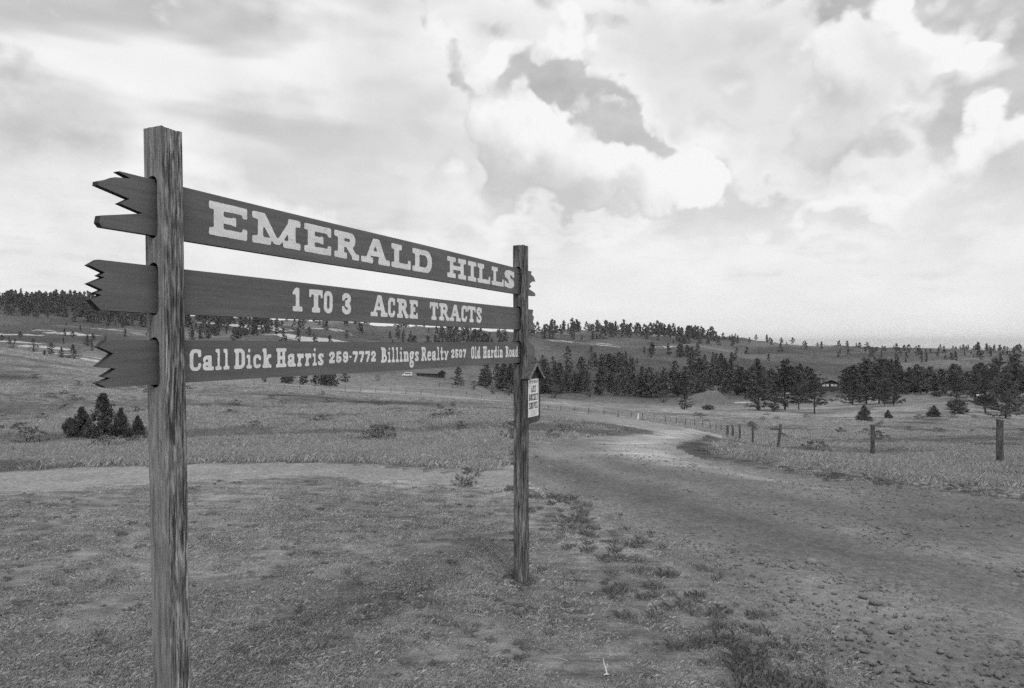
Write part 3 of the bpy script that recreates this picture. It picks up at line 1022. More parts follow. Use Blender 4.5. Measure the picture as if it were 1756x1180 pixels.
def glyph(ch, W, H, s, b):
    """list of (op, kind, data); s = stem thickness, b = bar and serif thickness"""
    G = []
    R = lambda x0, y0, x1, y1, r=0.0: G.append(('+', 'r', (x0, y0, x1, y1, r)))
    CUT = lambda x0, y0, x1, y1, r=0.0: G.append(('-', 'r', (x0, y0, x1, y1, r)))
    Q = lambda *p: G.append(('+', 'p', p))
    L = lambda p, th: G.append(('+', 'l', (p, th)))
    X = 0.70 * H                                     # x-height
    if ch == 'E':
        R(.12 * W, 0, .12 * W + s, H); R(0, H - b, W, H); R(0, 0, W, b); R(.12 * W, H / 2 - b * .45, .70 * W, H / 2 + b * .45)
        R(W - .55 * s, .66 * H, W, H); R(W - .55 * s, 0, W, .34 * H); R(.70 * W - .4 * s, .36 * H, .70 * W, .64 * H)
    elif ch == 'M':
        R(0, 0, .37 * W, b); R(.62 * W, 0, W, b); R(0, H - b, .26 * W, H); R(.74 * W, H - b, W, H)
        R(.11 * W, 0, .11 * W + .62 * s, H); R(.89 * W - s, 0, .89 * W, H)
        Q((.06 * W, H), (.06 * W + 1.15 * s, H), (.56 * W, .06 * H), (.43 * W, .06 * H)); Q((.94 * W, H), (.94 * W - .95 * s, H), (.44 * W, .06 * H), (.55 * W, .06 * H))
    elif ch == 'N':
        R(0, 0, .36 * W, b); R(0, H - b, .3 * W, H); R(.62 * W, H - b, W, H); R(.1 * W, 0, .1 * W + .6 * s, H); R(.9 * W - .6 * s, 0, .9 * W, H)
        Q((.05 * W, H), (.05 * W + s, H), (.9 * W, 0), (.9 * W - s, 0))
    elif ch in 'RBP':
        R(0, 0, .5 * W, b); R(0, H - b, .4 * W, H); R(.14 * W, 0, .14 * W + s, H)
        lo = .44 * H
        R(.14 * W, lo, .84 * W, H, .27 * H); CUT(.14 * W + s, lo + b * .9, .84 * W - s * .9, H - b, .16 * H)
        R(.14 * W, 0, .14 * W + s, H); R(0, H - b, .4 * W, H); R(.14 * W, lo, .3 * W, lo + b * .8); R(.14 * W, H - b, .45 * W, H)
        if ch == 'R':
            Q((.42 * W, .5 * H), (.42 * W + 1.05 * s, .5 * H), (.96 * W, b * .5), (.96 * W - 1.1 * s, b * .5)); R(.70 * W, 0, W, b)
        if ch == 'B':
            R(.14 * W, 0, W, .56 * H, .27 * H); CUT(.14 * W + s, b, W - s, .56 * H - b * .9, .16 * H); R(.14 * W, 0, .14 * W + s, H); R(0, 0, .45 * W, b)
    elif ch == 'A':
        Q((.10 * W, 0), (.10 * W + .62 * s, 0), (.58 * W, H), (.40 * W, H)); Q((.40 * W, H), (.62 * W, H), (.92 * W, 0), (.92 * W - 1.15 * s, 0))
        R(0, 0, .40 * W, b); R(.58 * W, 0, W, b); R(.24 * W, .30 * H, .76 * W, .30 * H + b * .85)
    elif ch == 'L':
        R(.14 * W, 0, .14 * W + s, H); R(0, 0, W, b); R(0, H - b, .14 * W * 2 + s, H); R(W - .6 * s, 0, W, .40 * H)
    elif ch == 'D':
        R(.13 * W, 0, W, H, .48 * H); R(.13 * W, 0, .5 * W, H); CUT(.13 * W + s, b, W - s * 1.05, H - b, .38 * H); CUT(.13 * W + s, b, .5 * W, H - b)
        R(0, 0, .4 * W, b); R(0, H - b, .4 * W, H)
    elif ch == 'H':
        for x in (0.13 * W, .87 * W - s):
            R(x, 0, x + s, H); R(x - .13 * W, 0, x + s + .13 * W, b); R(x - .13 * W, H - b, x + s + .13 * W, H)
        R(.13 * W, H / 2 - b * .45, .87 * W, H / 2 + b * .45)
    elif ch == 'I':
        R(W / 2 - s / 2, 0, W / 2 + s / 2, H); R(0, 0, W, b); R(0, H - b, W, H)
    elif ch == 'S':
        t = (s + b) / 2 * .95
        L([(W - t * .55, .74 * H)] + arc(W * .5, H * .735, W * .5 - t / 2, H * .265 - t / 2, 25, 270) + arc(W * .5, H * .265, W * .5 - t / 2, H * .265 - t / 2 + .02 * H, 90, -155), t)
        R(W - .5 * s, .62 * H, W, H * .97); R(0, .03 * H, .5 * s, .38 * H)
    elif ch == 'T':
        R(W / 2 - s / 2, 0, W / 2 + s / 2, H); R(W / 2 - s * .95, 0, W / 2 + s * .95, b); R(0, H - b, W, H); R(0, .64 * H, .45 * s, H); R(W - .45 * s, .64 * H, W, H)
    elif ch in 'O0':
        R(0, 0, W, H, min(W, H) * .46); CUT(s, b * .95, W - s, H - b * .95, (W - 2 * s) * .46)
    elif ch == 'C':
        R(0, 0, W, H, min(W, H) * .42); CUT(s, b * .95, W - s * .8, H - b * .95, (W - 2 * s) * .42); CUT(W * .62, .36 * H, W * 1.1, .64 * H); R(W - .75 * s, .62 * H, W, H * .97)
    elif ch == 'U':
        R(.1 * W, 0, .9 * W, H, W * .38); R(.1 * W, H / 2, .9 * W, H); CUT(.1 * W + s, b, .9 * W - s, H * 1.1, W * .2)
        R(0, H - b, .2 * W + s, H); R(.8 * W - s, H - b, W, H)
    elif ch == 'V':
        Q((.06 * W, H), (.06 * W + s, H), (.60 * W, 0), (.42 * W, 0)); Q((.94 * W, H), (.94 * W - s * .8, H), (.42 * W, 0), (.58 * W, 0)); R(0, H - b, .38 * W, H); R(.64 * W, H - b, W, H)
    elif ch == 'X':
        Q((.08 * W, H), (.08 * W + s, H), (.92 * W, 0), (.92 * W - s, 0)); Q((.92 * W, H), (.92 * W - s * .7, H), (.08 * W, 0), (.08 * W + s * .7, 0))
        R(0, 0, .36 * W, b); R(.64 * W, 0, W, b); R(0, H - b, .36 * W, H); R(.64 * W, H - b, W, H)
    elif ch == 'K':
        R(.13 * W, 0, .13 * W + s, H); R(0, 0, .26 * W + s, b); R(0, H - b, .26 * W + s, H)
        Q((.13 * W + s, .38 * H), (.13 * W + s, .58 * H), (.72 * W, H), (.95 * W, H)); Q((.40 * W, .55 * H), (.52 * W, .66 * H), (.98 * W, 0), (.98 * W - s, 0)); R(.66 * W, 0, W, b); R(.62 * W, H - b, W, H)
    elif ch in 'FY':
        if ch == 'F':
            R(.12 * W, 0, .12 * W + s, H); R(0, H - b, W, H); R(0, 0, .6 * W, b); R(.12 * W, H / 2 - b * .4, .7 * W, H / 2 + b * .4)
        else:
            Q((.05 * W, H), (.05 * W + s, H), (W / 2 + s / 2, .45 * H), (W / 2 - s / 2, .45 * H)); Q((.95 * W, H), (.95 * W - s, H), (W / 2 - s / 2, .45 * H), (W / 2 + s / 2, .45 * H)); R(W / 2 - s / 2, 0, W / 2 + s / 2, .5 * H); R(.2 * W, 0, .8 * W, b)
    # figures
    elif ch == '1':
        R(W / 2 - s / 2, 0, W / 2 + s / 2, H); R(0, 0, W, b); Q((W / 2 + s / 2, H), (W / 2 - s / 2, H), (0, .80 * H), (0, .68 * H), (W / 2, .76 * H))
    elif ch == '2':
        t = s * .92
        L([(t * .5, .68 * H)] + arc(W * .5, .70 * H, W * .5 - t / 2, .30 * H - t / 2, 170, -30) + [(W * .42, .36 * H), (t * .6, b * .9)], t); R(0, 0, W, b); R(W - .5 * s, 0, W, .30 * H); R(0, .58 * H, .62 * s, .84 * H)
    elif ch == '3':
        t = s * .95
        L(arc(W * .48, .73 * H, W * .5 - t / 2, .27 * H - t / 2, 160, -90), t); L(arc(W * .48, .28 * H, W * .52 - t / 2, .28 * H - t / 2, 90, -165), t); R(0, .62 * H, .6 * s, .85 * H); R(0, .12 * H, .6 * s, .38 * H)
    elif ch == '5':
        t = s * .92
        R(.08 * W, H - b, .94 * W, H); R(.08 * W, .45 * H, .08 * W + t * .8, H); L([(.10 * W + t * .3, .52 * H)] + arc(W * .48, .31 * H, W * .5 - t / 2, .31 * H - t / 2, 110, -160), t); R(0, .12 * H, .6 * s, .36 * H)
    elif ch == '9':
        t = s * .92
        L(arc(W * .5, .68 * H, W * .5 - t / 2, .32 * H - t / 2, 0, 360, 22), t); L([(W - t / 2, .70 * H), (W - t / 2, .34 * H)] + arc(W * .5, .30 * H, W * .5 - t / 2, .30 * H - t / 2, 0, -160), t)
    elif ch == '7':
        R(0, H - b * 1.1, W, H); R(0, .68 * H, .5 * s, H); Q((W, H), (W - 1.1 * s, H - b), (.18 * W, 0), (.18 * W + 1.1 * s, 0), (W, H - b * 1.2))
    elif ch == '-':
        R(0, .42 * H, W, .60 * H)
    # small letters
    elif ch in 'l':
        R(W / 2 - s / 2, 0, W / 2 + s / 2, H); R(0, 0, W, b); R(.0, H - b, W / 2, H)
    elif ch == 'i':
        R(W / 2 - s / 2, 0, W / 2 + s / 2, X); R(0, 0, W, b); R(0, X - b, W / 2, X); R(W / 2 - s * .55, X + .1 * H, W / 2 + s * .55, H * 1.0, s * .3)
    elif ch == 't':
        R(W * .42 - s / 2, 0, W * .42 + s / 2, H * .98); R(0, X - b, W * .95, X); R(W * .42, 0, W, b); R(W - .45 * s, 0, W, .25 * H)
    elif ch in 'ceo':
        R(0, 0, W, X, W * .44); CUT(s * .95, b * .95, W - s * .9, X - b * .95, (W - 2 * s) * .45)
        if ch == 'c':
            CUT(W * .6, .30 * X, W * 1.1, .60 * X); R(W - .8 * s, .56 * X, W, X * .9)
        if ch == 'e':
            CUT(W * .55, .24 * X, W * 1.1, .44 * X); R(s * .5, .44 * X, W - s * .3, .44 * X + b * .75)
    elif ch == 'a':
        R(W * .80 - s, 0, W * .80, X, s * .2); L(arc(W * .42, X * .74, W * .38 - s * .4, X * .26 - b / 2, 165, 0), b); R(.02 * W, .58 * X, .02 * W + .7 * s, .86 * X)
        R(0, 0, W * .8, X * .56, W * .26); CUT(s * .9, b * .85, W * .8 - s, X * .56 - b * .85, W * .12); R(W * .80 - s, 0, W * .80, X * .8); R(W * .6, 0, W, b)
    elif ch == 'k':
        R(.13 * W, 0, .13 * W + s, H); R(0, 0, .26 * W + s, b); R(0, H - b, .15 * W + s * .5, H)
        Q((.13 * W + s, .28 * X), (.13 * W + s, .56 * X), (.62 * W, X), (.9 * W, X)); Q((.40 * W, .5 * X), (.55 * W, .68 * X), (.98 * W, 0), (.98 * W - s, 0)); R(.62 * W, 0, W, b); R(.55 * W, X - b, .98 * W, X)
    elif ch == 'r':
        R(.16 * W, 0, .16 * W + s, X); R(0, 0, .32 * W + s, b); R(0, X - b, .2 * W + s * .5, X); L([(.16 * W + s * .7, X * .62), (.55 * W, X - b * .55), (W - b * .5, X - b * .55)], b); R(W - .75 * s, .62 * X, W, X)
    elif ch == 's':
        t = (s + b) / 2 * .9
        L(arc(W * .5, X * .73, W * .5 - t / 2, X * .27 - t / 2, 25, 270) + arc(W * .5, X * .27, W * .5 - t / 2, X * .27 - t / 2, 90, -155), t); R(W - .55 * s, .62 * X, W, X * .96); R(0, .04 * X, .55 * s, .38 * X)
    elif ch == 'n':
        R(.12 * W, 0, .12 * W + s, X); R(0, 0, .22 * W + s, b); R(0, X - b, .2 * W, X); R(.12 * W, .2 * X, .9 * W, X, W * .3); CUT(.12 * W + s, -.1 * H, .9 * W - s, X - b, W * .15)
        R(.12 * W, 0, .12 * W + s, X); R(.9 * W - s, 0, .9 * W, .6 * X); R(.8 * W - s, 0, W, b); R(0, 0, .22 * W + s, b)
    elif ch == 'd':
        R(.82 * W - s, 0, .82 * W, H); R(.55 * W, H - b, .82 * W, H); R(.6 * W, 0, W, b); R(0, 0, .8 * W, X, W * .36); CUT(s * .95, b * .95, .82 * W - s, X - b * .95, W * .2); R(.82 * W - s, 0, .82 * W, H); R(.7 * W, 0, W, b)
    elif ch == 'g':
        R(0, .22 * X, .85 * W, X, W * .36); CUT(s * .95, .22 * X + b * .85, .85 * W - s, X - b * .85, W * .2); R(.6 * W, X - b, W, X)
        R(0, -.42 * H, .9 * W, .10 * X, W * .3); CUT(s * .9, -.42 * H + b * .8, .9 * W - s * .9, .10 * X - b * .8, W * .15); R(s * .2, 0, s * 1.1, .3 * X)
    elif ch == 'y':
        Q((.04 * W, X), (.04 * W + s, X), (.64 * W, .04 * X), (.44 * W, .04 * X)); Q((.96 * W, X), (.96 * W - s * .8, X), (.22 * W, -.02 * H), (.22 * W + s * .9, -.02 * H)); R(0, X - b, .38 * W, X); R(.64 * W, X - b, W, X); R(.14 * W, 0, .52 * W, b)
    return G


def glyph_mesh(parts, yoff, step, wob, seed):
    """outline the shapes on a fine grid; parts: list of (G, x origin, z origin, W, H, tilt)"""
    V, F = [], []
    for (G, ox, oz, W, H, slope) in parts:
        x = np.arange(-3 * step, W + 3.5 * step, step)
        y = np.arange(-.46 * H - 2 * step if any(k[0] == '+' and k[1] == 'r' and k[2][1] < -.2 * H for k in G) else -3 * step, H + 3.5 * step, step)
        gx, gy = np.meshgrid(x, y)
        d = np.full(gx.shape, 1e9)
        for op, kind, data in G:
            if kind == 'r':
                q = sd_rect(*data[:4], gx, gy, data[4])
            elif kind == 'p':
                q = sd_poly(data, gx, gy)
            else:
                q = sd_line(data[0], data[1], gx, gy)
            d = np.minimum(d, q) if op == '+' else np.maximum(d, -q)
        # soft corners of a brush and a slightly unsteady hand
        k = np.array([1, 2, 3, 2, 1.]) / 9
        p = np.pad(d, 2, mode='edge')
        p = sum(p[i:i + d.shape[0]] * k[i] for i in range(5))
        d = sum(p[:, i:i + d.shape[1]] * k[i] for i in range(5))
        d = d + wob * fbm((gx + ox) * 60 + seed, (gy + oz) * 60, 3)
        inside = d < 0
        ny, nx = d.shape
        full = inside[:-1, :-1] & inside[1:, :-1] & inside[:-1, 1:] & inside[1:, 1:]
        anyi = inside[:-1, :-1] | inside[1:, :-1] | inside[:-1, 1:] | inside[1:, 1:]
        P = lambda a, b: V.append((ox + a, yoff, oz + b + slope * (ox + a))) or len(V) - 1
        for j in range(ny - 1):
            row = full[j]
            i = 0
            while i < nx - 1:
                if row[i]:
                    e = i
                    while e < nx - 1 and row[e]:
                        e += 1
                    F.append((P(x[i], y[j]), P(x[e], y[j]), P(x[e], y[j + 1]), P(x[i], y[j + 1])))
                    i = e
                else:
                    i += 1
        for j, i in zip(*np.nonzero(anyi & ~full)):
            c = [(x[i], y[j], d[j, i]), (x[i + 1], y[j], d[j, i + 1]), (x[i + 1], y[j + 1], d[j + 1, i + 1]), (x[i], y[j + 1], d[j + 1, i])]
            poly = []
            for a in range(4):
                p0, p1 = c[a], c[(a + 1) % 4]
                if p0[2] < 0:
                    poly.append((p0[0], p0[1]))
                if (p0[2] < 0) != (p1[2] < 0):
                    t = p0[2] / (p0[2] - p1[2])
                    poly.append((p0[0] + (p1[0] - p0[0]) * t, p0[1] + (p1[1] - p0[1]) * t))
            if len(poly) >= 3:
                F.append(tuple(P(*q) for q in poly))
    return V, F


WID = dict(zip('MHARNDOUKCEBVXTLSFYP', (1.25, 1.05, 1.05, 1.0, 1.1, .95, .8, .9, 1, .85, .85, .9, .95, .95, .85, .8, .75, .8, .9, .85)))
WID.update(dict(zip('acdegiklnorstyI0123579-', (.86, .72, .86, .72, .78, .5, .86, .5, .92, .72, .72, .66, .66, .9, .5, .62, .5, .62, .6, .62, .62, .6, .26))))


def letter_word(parent, text, a, b, H, z, slope, stem, bar, mat, yoff, step=None, spans=None, caps=None):
    """text filling the run a..b (metres along the plank), baseline z"""
    if spans is None:
        gap = 0.13
        ws = [WID[c] for c in text]
        k = (b - a) / (sum(ws) + gap * (len(text) - 1))
        spans, u = [], a
        for w in ws:
            spans.append((u, u + w * k))
            u += (w + gap) * k
    parts = []
    for i, (c, (u0, u1)) in enumerate(zip(text, spans)):
        W = u1 - u0
        h = H if caps is None else H * caps[i]
        s = min(stem, W * .36)
        parts.append((glyph(c, W, h, s, bar), u0, z, W, h, slope))
    st = step or H / 40
    V, F = glyph_mesh(parts, yoff, st, st * 0.5, len(text))
    me = mesh_from('lettering', V, F, mat)
    return link_obj('lettering', me, parent)


def spans_px(lst, y=500):
    return [(board_pt(a, y)[0], board_pt(b, y)[0]) for a, b in lst]


LY = BF - 0.0009
# top plank
zb0, zt0 = board_pt(358.5, 402.4)[1], board_pt(358.5, 342.8)[1]
zb1, zt1 = board_pt(767, 475.2)[1], board_pt(767, 440)[1]
ta, tb_ = board_pt(358, 0)[0], board_pt(767, 0)[0]
sl = (zb1 - zb0) / (tb_ - ta)
H1 = ((zt0 - zb0) + (zt1 - zb1)) / 2
letter_word(boards[0], 'EMERALD', 0, 0, H1, CAMZ + zb0 - sl * ta, sl, .046, .030, M['letter'], LY,
            spans=spans_px([(358, 423.4), (432, 515), (521.6, 567.6), (573, 615.6), (619, 668.4), (671, 704), (707, 740.5)]))
letter_word(boards[0], 'HILLS', 0, 0, H1, CAMZ + zb0 - sl * ta, sl, .042, .029, M['letter'], LY,
            spans=spans_px([(766.8, 799), (802.4, 816.6), (818.8, 840.6), (843, 863.6), (865, 881.5)]))
# middle plank
zb0, zt0 = board_pt(510, 534.6)[1], board_pt(510, 494.8)[1]
zb1, zt1 = board_pt(760, 550.3)[1], board_pt(760, 520.2)[1]
ta, tb_ = board_pt(510, 0)[0], board_pt(760, 0)[0]
sl = (zb1 - zb0) / (tb_ - ta)
H2 = ((zt0 - zb0) + (zt1 - zb1)) / 2
for text, sp, cp in (('1', [(501.3, 518.4)], None), ('TO', [(529.8, 553), (555, 570)], None), ('3', [(586.6, 601.8)], None),
                     ('ACRE', [(635.4, 664.4), (665.2, 677.2), (680.5, 700.2), (702, 716.2)], (1.06, 1, 1, 1)),
                     ('TRACTS', [(736.8, 751), (752.8, 770), (770.4, 790), (791, 800.8), (801.4, 815.2), (817, 825.6)], None)):
    letter_word(boards[1], text, 0, 0, H2, CAMZ + zb0 - sl * ta, sl, .030, .022, M['letter'], LY, spans=spans_px(sp), caps=cp)
# bottom plank
zb0, zt0 = board_pt(326, 637.2)[1], board_pt(326, 598.2)[1]
zb1, zt1 = board_pt(880, 612.8)[1], board_pt(880, 594.6)[1]
ta, tb_ = board_pt(326, 0)[0], board_pt(880, 0)[0]
sl = (zb1 - zb0) / (tb_ - ta)
H3 = ((zt0 - zb0) + (zt1 - zb1)) / 2
for text, a, b, hk, up in (('Call', 324.8, 393, 1, 0), ('Dick', 401, 465, 1, 0), ('Harris', 473, 554.6, 1, 0), ('259-7772', 564, 644.4, .68, .10), ('Billings', 653, 717.6, 1, 0),
                           ('Realty', 722, 769, 1, 0), ('2507', 773.5, 798.8, .68, .12), ('Old', 807.8, 823.6, 1, 0), ('Hardin', 828, 862, 1, 0), ('Road', 866.6, 888.3, 1, 0)):
    letter_word(boards[2], text, board_pt(a, 0)[0], board_pt(b, 0)[0], H3 * hk, CAMZ + zb0 - sl * ta + up * H3, sl, .0165, .0145, M['letter'], LY, step=H3 / 38)

# ------------------------------------------------------------------ little roofed notice board nailed to the farther post
NW, NH = 0.235, 0.345                        # panel width and height
NX = SPAN + 0.106
N_TOP = CAMZ - 0.262
notice = thing('notice_board', 'small gabled wooden notice board with white AXE BUCKET SHOVEL poster on the far post', 'notice board', (C1[0] + NX * SA, C1[1] + NX * CA, N_TOP - NH), math.pi / 2 - ANG)
# local frame: X along the sign, Y = 0 is the post face, outward is -Y, Z up from the panel's foot
bm = bmesh.new()
bm_box(bm, (-NW / 2, -0.030, 0), (NW / 2, 0.0, NH))
link_obj('back_panel', bm_done('back_panel', bm, M['notice_wood'], 0.001), notice)
for sx in (-1, 1):
    bm = bmesh.new()
    x = sx * (NW / 2 + 0.0095)
    bm_box(bm, (x - 0.009, -0.034, -0.02 if sx < 0 else 0.012), (x + 0.009, 0.001, NH + 0.002))
    link_obj('side_board', bm_done('side_board', bm, M['notice_wood'], 0.0012), notice)
gp = prism_mesh('gable_panel', [(-NW / 2 + 0.002, NH + 0.001), (NW / 2 - 0.002, NH + 0.001), (0, NH + 0.098)], -0.028, -0.001, M['notice_wood'])
gab = link_obj('gable_panel', gp, notice)
bm = bmesh.new()
bm_box(bm, (-0.004, -0.0285, NH + 0.004), (0.001, -0.0270, NH + 0.08))
link_obj('panel_joint', bm_done('panel_joint', bm, M['rubber']), gab)
for sx in (-1, 1):
    ln = math.hypot(NW / 2 + 0.03, 0.115)
    an = math.atan2(0.115, NW / 2 + 0.03)
    bm = bmesh.new()
    bm_box(bm, (-0.006 if sx > 0 else 0.006, -0.060, 0.0), (ln, 0.012, 0.013))
    me = bm_done('roof_board', bm, M['notice_wood'], 0.001)
    o = link_obj('roof_board', me, notice, (0, 0, NH + 0.103))
    o.rotation_euler = (0, an, 0) if sx > 0 else (0, math.pi - an, 0)
    if sx < 0:
        o.location.z += 0.013
    bm = bmesh.new()
    bm_box(bm, (0.0 if sx > 0 else 0.007, -0.066, -0.003), (ln + 0.002, -0.0605, 0.016))
    link_obj('fascia', bm_done('fascia', bm, M['notice_trim']), o)
bm = bmesh.new()
PL, PR, PB, PT = -0.098, 0.104, 0.048, 0.338
bm_box(bm, (PL, -0.0322, PB), (PR, -0.0312, PT))
poster = link_obj('poster', bm_done('poster', bm, M['paper']), notice)
PCX = (PL + PR) / 2
for text, w, h, z in (('CITY', .046, .020, .306), ('OF', .020, .020, .306), ('MONTANA', .088, .020, .306), ('AXE', .092, .050, .236), ('BUCKET', .172, .052, .172), ('SHOVEL', .172, .052, .108)):
    c = {'CITY': -.064, 'OF': -.020, 'MONTANA': .044}.get(text, 0.0) + PCX
    letter_word(poster, text, c - w / 2, c + w / 2, h, z, 0.0, h * .24 if h > .03 else .0028, h * .15, M['ink'], -0.0326, step=h / 22)
V, F = [], []
rnd = random.Random(5)
for k in range(5):                           # the small print under the headline: rows too fine to read
    u = -0.055
    z = .093 - k * .009
    while u < 0.055:
        w = rnd.uniform(.006, .016)
        i = len(V)
        V += [(PCX + u, -.0326, z), (PCX + u + w, -.0326, z), (PCX + u + w, -.0326, z + .0028), (PCX + u, -.0326, z + .0028)]
        F.append((i, i + 1, i + 2, i + 3))
        u += w + .004
M['small_ink'] = mat_simple('small_print_ink', 0.25, 0.3, 30)
link_obj('small_print', mesh_from('small_print', V, F, M['small_ink']), poster)

# ------------------------------------------------------------------ vegetation prototypes
def leaf_cloud(rng, centres, radii, n_each, size, flat=0.75):
    """small leaf-sized triangles scattered through clumps"""
    centres, radii = np.asarray(centres), np.asarray(radii)
    idx = np.repeat(np.arange(len(centres)), n_each)
    n = len(idx)
    d = rng.normal(size=(n, 3))
    d /= np.linalg.norm(d, axis=1)[:, None]
    d[:, 2] *= flat
    p = centres[idx] + d * (radii[idx] * rng.random(n) ** 0.45)[:, None]
    a = rng.normal(size=(n, 3))
    a /= np.linalg.norm(a, axis=1)[:, None]
    b = np.cross(a, rng.normal(size=(n, 3)))
    b /= np.linalg.norm(b, axis=1)[:, None] + 1e-9
    s = size * rng.uniform(0.6, 1.4, n)[:, None]
    V = np.stack([p - a * s, p + a * s * 0.9 + b * s * 0.25, p + b * s * 1.0], 1).reshape(-1, 3)
    F = np.arange(n * 3).reshape(-1, 3)
    return V, F


def tube(path, radii, sides=6):
    V, F = [], []
    for i, (p, r) in enumerate(zip(path, radii)):
        d = Vector(path[min(i + 1, len(path) - 1)]) - Vector(path[max(i - 1, 0)])
        q = d.to_track_quat('Z', 'Y')
        for k in range(sides):
            a = 2 * math.pi * k / sides
            V.append(tuple(Vector(p) + q @ Vector((r * math.cos(a), r * math.sin(a), 0))))
    for i in range(len(path) - 1):
        for k in range(sides):
            F.append((i * sides + k, i * sides + (k + 1) % sides, (i + 1) * sides + (k + 1) % sides, (i + 1) * sides + k))
    return V, F


def join(parts):
    V, F, o = [], [], 0
    for v, f in parts:
        V += [tuple(x) for x in v]
        F += [tuple(i + o for i in g) for g in f]
        o += len(v)
    return V, F


def make_pine(name, seed, H, spread, low, nb, per, size, lop=0.25, limbs=True, power=1.1):
    """ponderosa-like pine: straight trunk, uneven limbs carrying needle clumps; returns (trunk mesh, crown mesh)"""
    rng = np.random.default_rng(seed)
    lean = rng.normal(0, 0.012, 2)
    tp = [(lean[0] * h * H + 0.05 * math.sin(h * 7 + seed), lean[1] * h * H, h * H) for h in np.linspace(-0.03, 0.97, 9)]
    parts = [tube(tp, [max(0.019 * H * (1 - 0.9 * k / 8), 0.03) for k in range(9)], 6)]
    cen, rad = [], []
    az = rng.uniform(0, 6.28)
    for i in range(nb):
        h = low + (0.985 - low) * (i + rng.uniform(-.4, .6)) / nb
        h = min(max(h, low), 0.985)
        az += 2.4 + rng.normal(0, 0.5)
        f = (h - low) / (1 - low)
        prof = (1 - f) ** (1 / power) * (0.55 + 0.45 * min(f / 0.22, 1)) + 0.05
        ln = spread * H * prof * rng.uniform(1 - lop * 1.6, 1 + lop)
        up = rng.uniform(-0.12, 0.25) + 0.35 * f
        base = np.array([lean[0] * h * H, lean[1] * h * H, h * H])
        d = np.array([math.cos(az), math.sin(az), up])
        tip = base + d * ln
        if limbs and ln > 0.3:
            parts.append(tube([tuple(base), tuple(base + d * ln * .55 - np.array([0, 0, .04 * ln])), tuple(tip)], [0.05 * ln ** .5 * .6, 0.03 * ln ** .5 * .6, 0.012], 4))
        m = max(2, int(ln / (0.055 * H)))
        for k in range(m):
            g = (k + 0.8) / m
            if g < 0.28 and f < 0.6:
                continue
            cen.append(base + d * ln * g + rng.normal(0, 0.018 * H, 3) * [1, 1, .6])
            rad.append(0.045 * H * rng.uniform(0.7, 1.35) * (1 - 0.3 * f))
    cen.append(np.array([lean[0] * H, lean[1] * H, H * 0.975]))
    rad.append(0.03 * H)
    V, F = leaf_cloud(rng, cen, rad, per, size)
    tv, tf = join(parts)
    return mesh_from(name + '_trunk', tv, tf, M['bark'], True), mesh_np(name + '_crown', V, F, M['needle'])


def make_bush(name, seed, H, W, n, per, size, mat, stems=5, shape='round'):
    rng = np.random.default_rng(seed)
    cen, rad, parts = [], [], []
    for i in range(n):
        h = rng.random() ** (0.8 if shape == 'round' else 1.35)
        if shape == 'cone':
            r = W / 2 * (1 - h) ** 0.8 * math.sqrt(rng.random()) * rng.uniform(.8, 1.15)
        else:
            r = W / 2 * math.sqrt(max(0.05, 1 - (2 * h - 0.85) ** 2 * 0.75)) * math.sqrt(rng.random())
        a = rng.uniform(0, 6.28)
        cen.append((r * math.cos(a), r * math.sin(a), 0.07 * H + h * H * 0.9))
        rad.append(min(W, H) * rng.uniform(0.09, 0.17) * (1 - .4 * h * (shape == 'cone')))
    for i in range(stems):
        c = cen[int(rng.integers(len(cen)))]
        parts.append(tube([(0.02 * i, 0, -0.05 * H), (c[0] * .4, c[1] * .4, c[2] * .5), c], [0.025 * H, 0.015 * H, 0.005 * H], 5))
    V, F = leaf_cloud(rng, cen, rad, per, size, 0.9)
    tv, tf = join(parts)
    return mesh_from(name + '_stem', tv, tf, M['bark'], True), mesh_np(name + '_crown', V, F, mat)


NEAR = [make_pine('pine', 11, 10, .38, .07, 66, 40, .15, .35), make_pine('pine', 12, 10, .34, .12, 62, 40, .15, .4, True, 1.5), make_pine('pine', 13, 10, .42, .06, 60, 40, .15, .45, True, 1.0),
        make_pine('pine', 14, 10, .34, .2, 52, 40, .15, .4, True, 1.8)]
MID = [make_pine('pine', 21, 10, .28, .07, 40, 16, .33, .35, False), make_pine('pine', 22, 10, .33, .10, 38, 16, .33, .4, False, 1.5), make_pine('pine', 23, 10, .25, .06, 40, 15, .33, .3, False, 1.0),
       make_pine('pine', 24, 10, .37, .13, 36, 16, .34, .45, False, 1.8), make_pine('pine', 25, 10, .31, .16, 34, 16, .33, .4, False, 1.4)]
FAR = [make_pine('pine', 31, 10, .26, .08, 18, 7, .7, .3, False), make_pine('pine', 32, 10, .30, .10, 17, 7, .7, .4, False, 1.4), make_pine('pine', 33, 10, .23, .08, 18, 7, .66, .3, False, 1.0), make_pine('pine', 34, 10, .29, .2, 15, 8, .7, .4, False, 1.6)]
BROAD = [make_bush('broadleaf', 41, 10, 8, 60, 20, .26, M['leaf'], 5), make_bush('broadleaf', 42, 10, 7, 56, 20, .26, M['leaf'], 5), make_bush('broadleaf', 43, 10, 9, 60, 20, .26, M['leaf'], 6)]
JUN = [make_bush('juniper', 51, 2, 1.7, 120, 44, .05, M['juniper'], 6, 'cone'), make_bush('juniper', 52, 2, 2.4, 150, 56, .06, M['juniper'], 6, 'cone'), make_bush('juniper', 53, 2, 2.8, 140, 56, .06, M['juniper'], 6, 'round')]
SAGE = [make_bush('sage', 61, 1, 1.6, 46, 26, .045, M['sage'], 6), make_bush('sage', 62, 1, 1.9, 46, 26, .045, M['sage'], 6)]

rnd = random.Random(3)


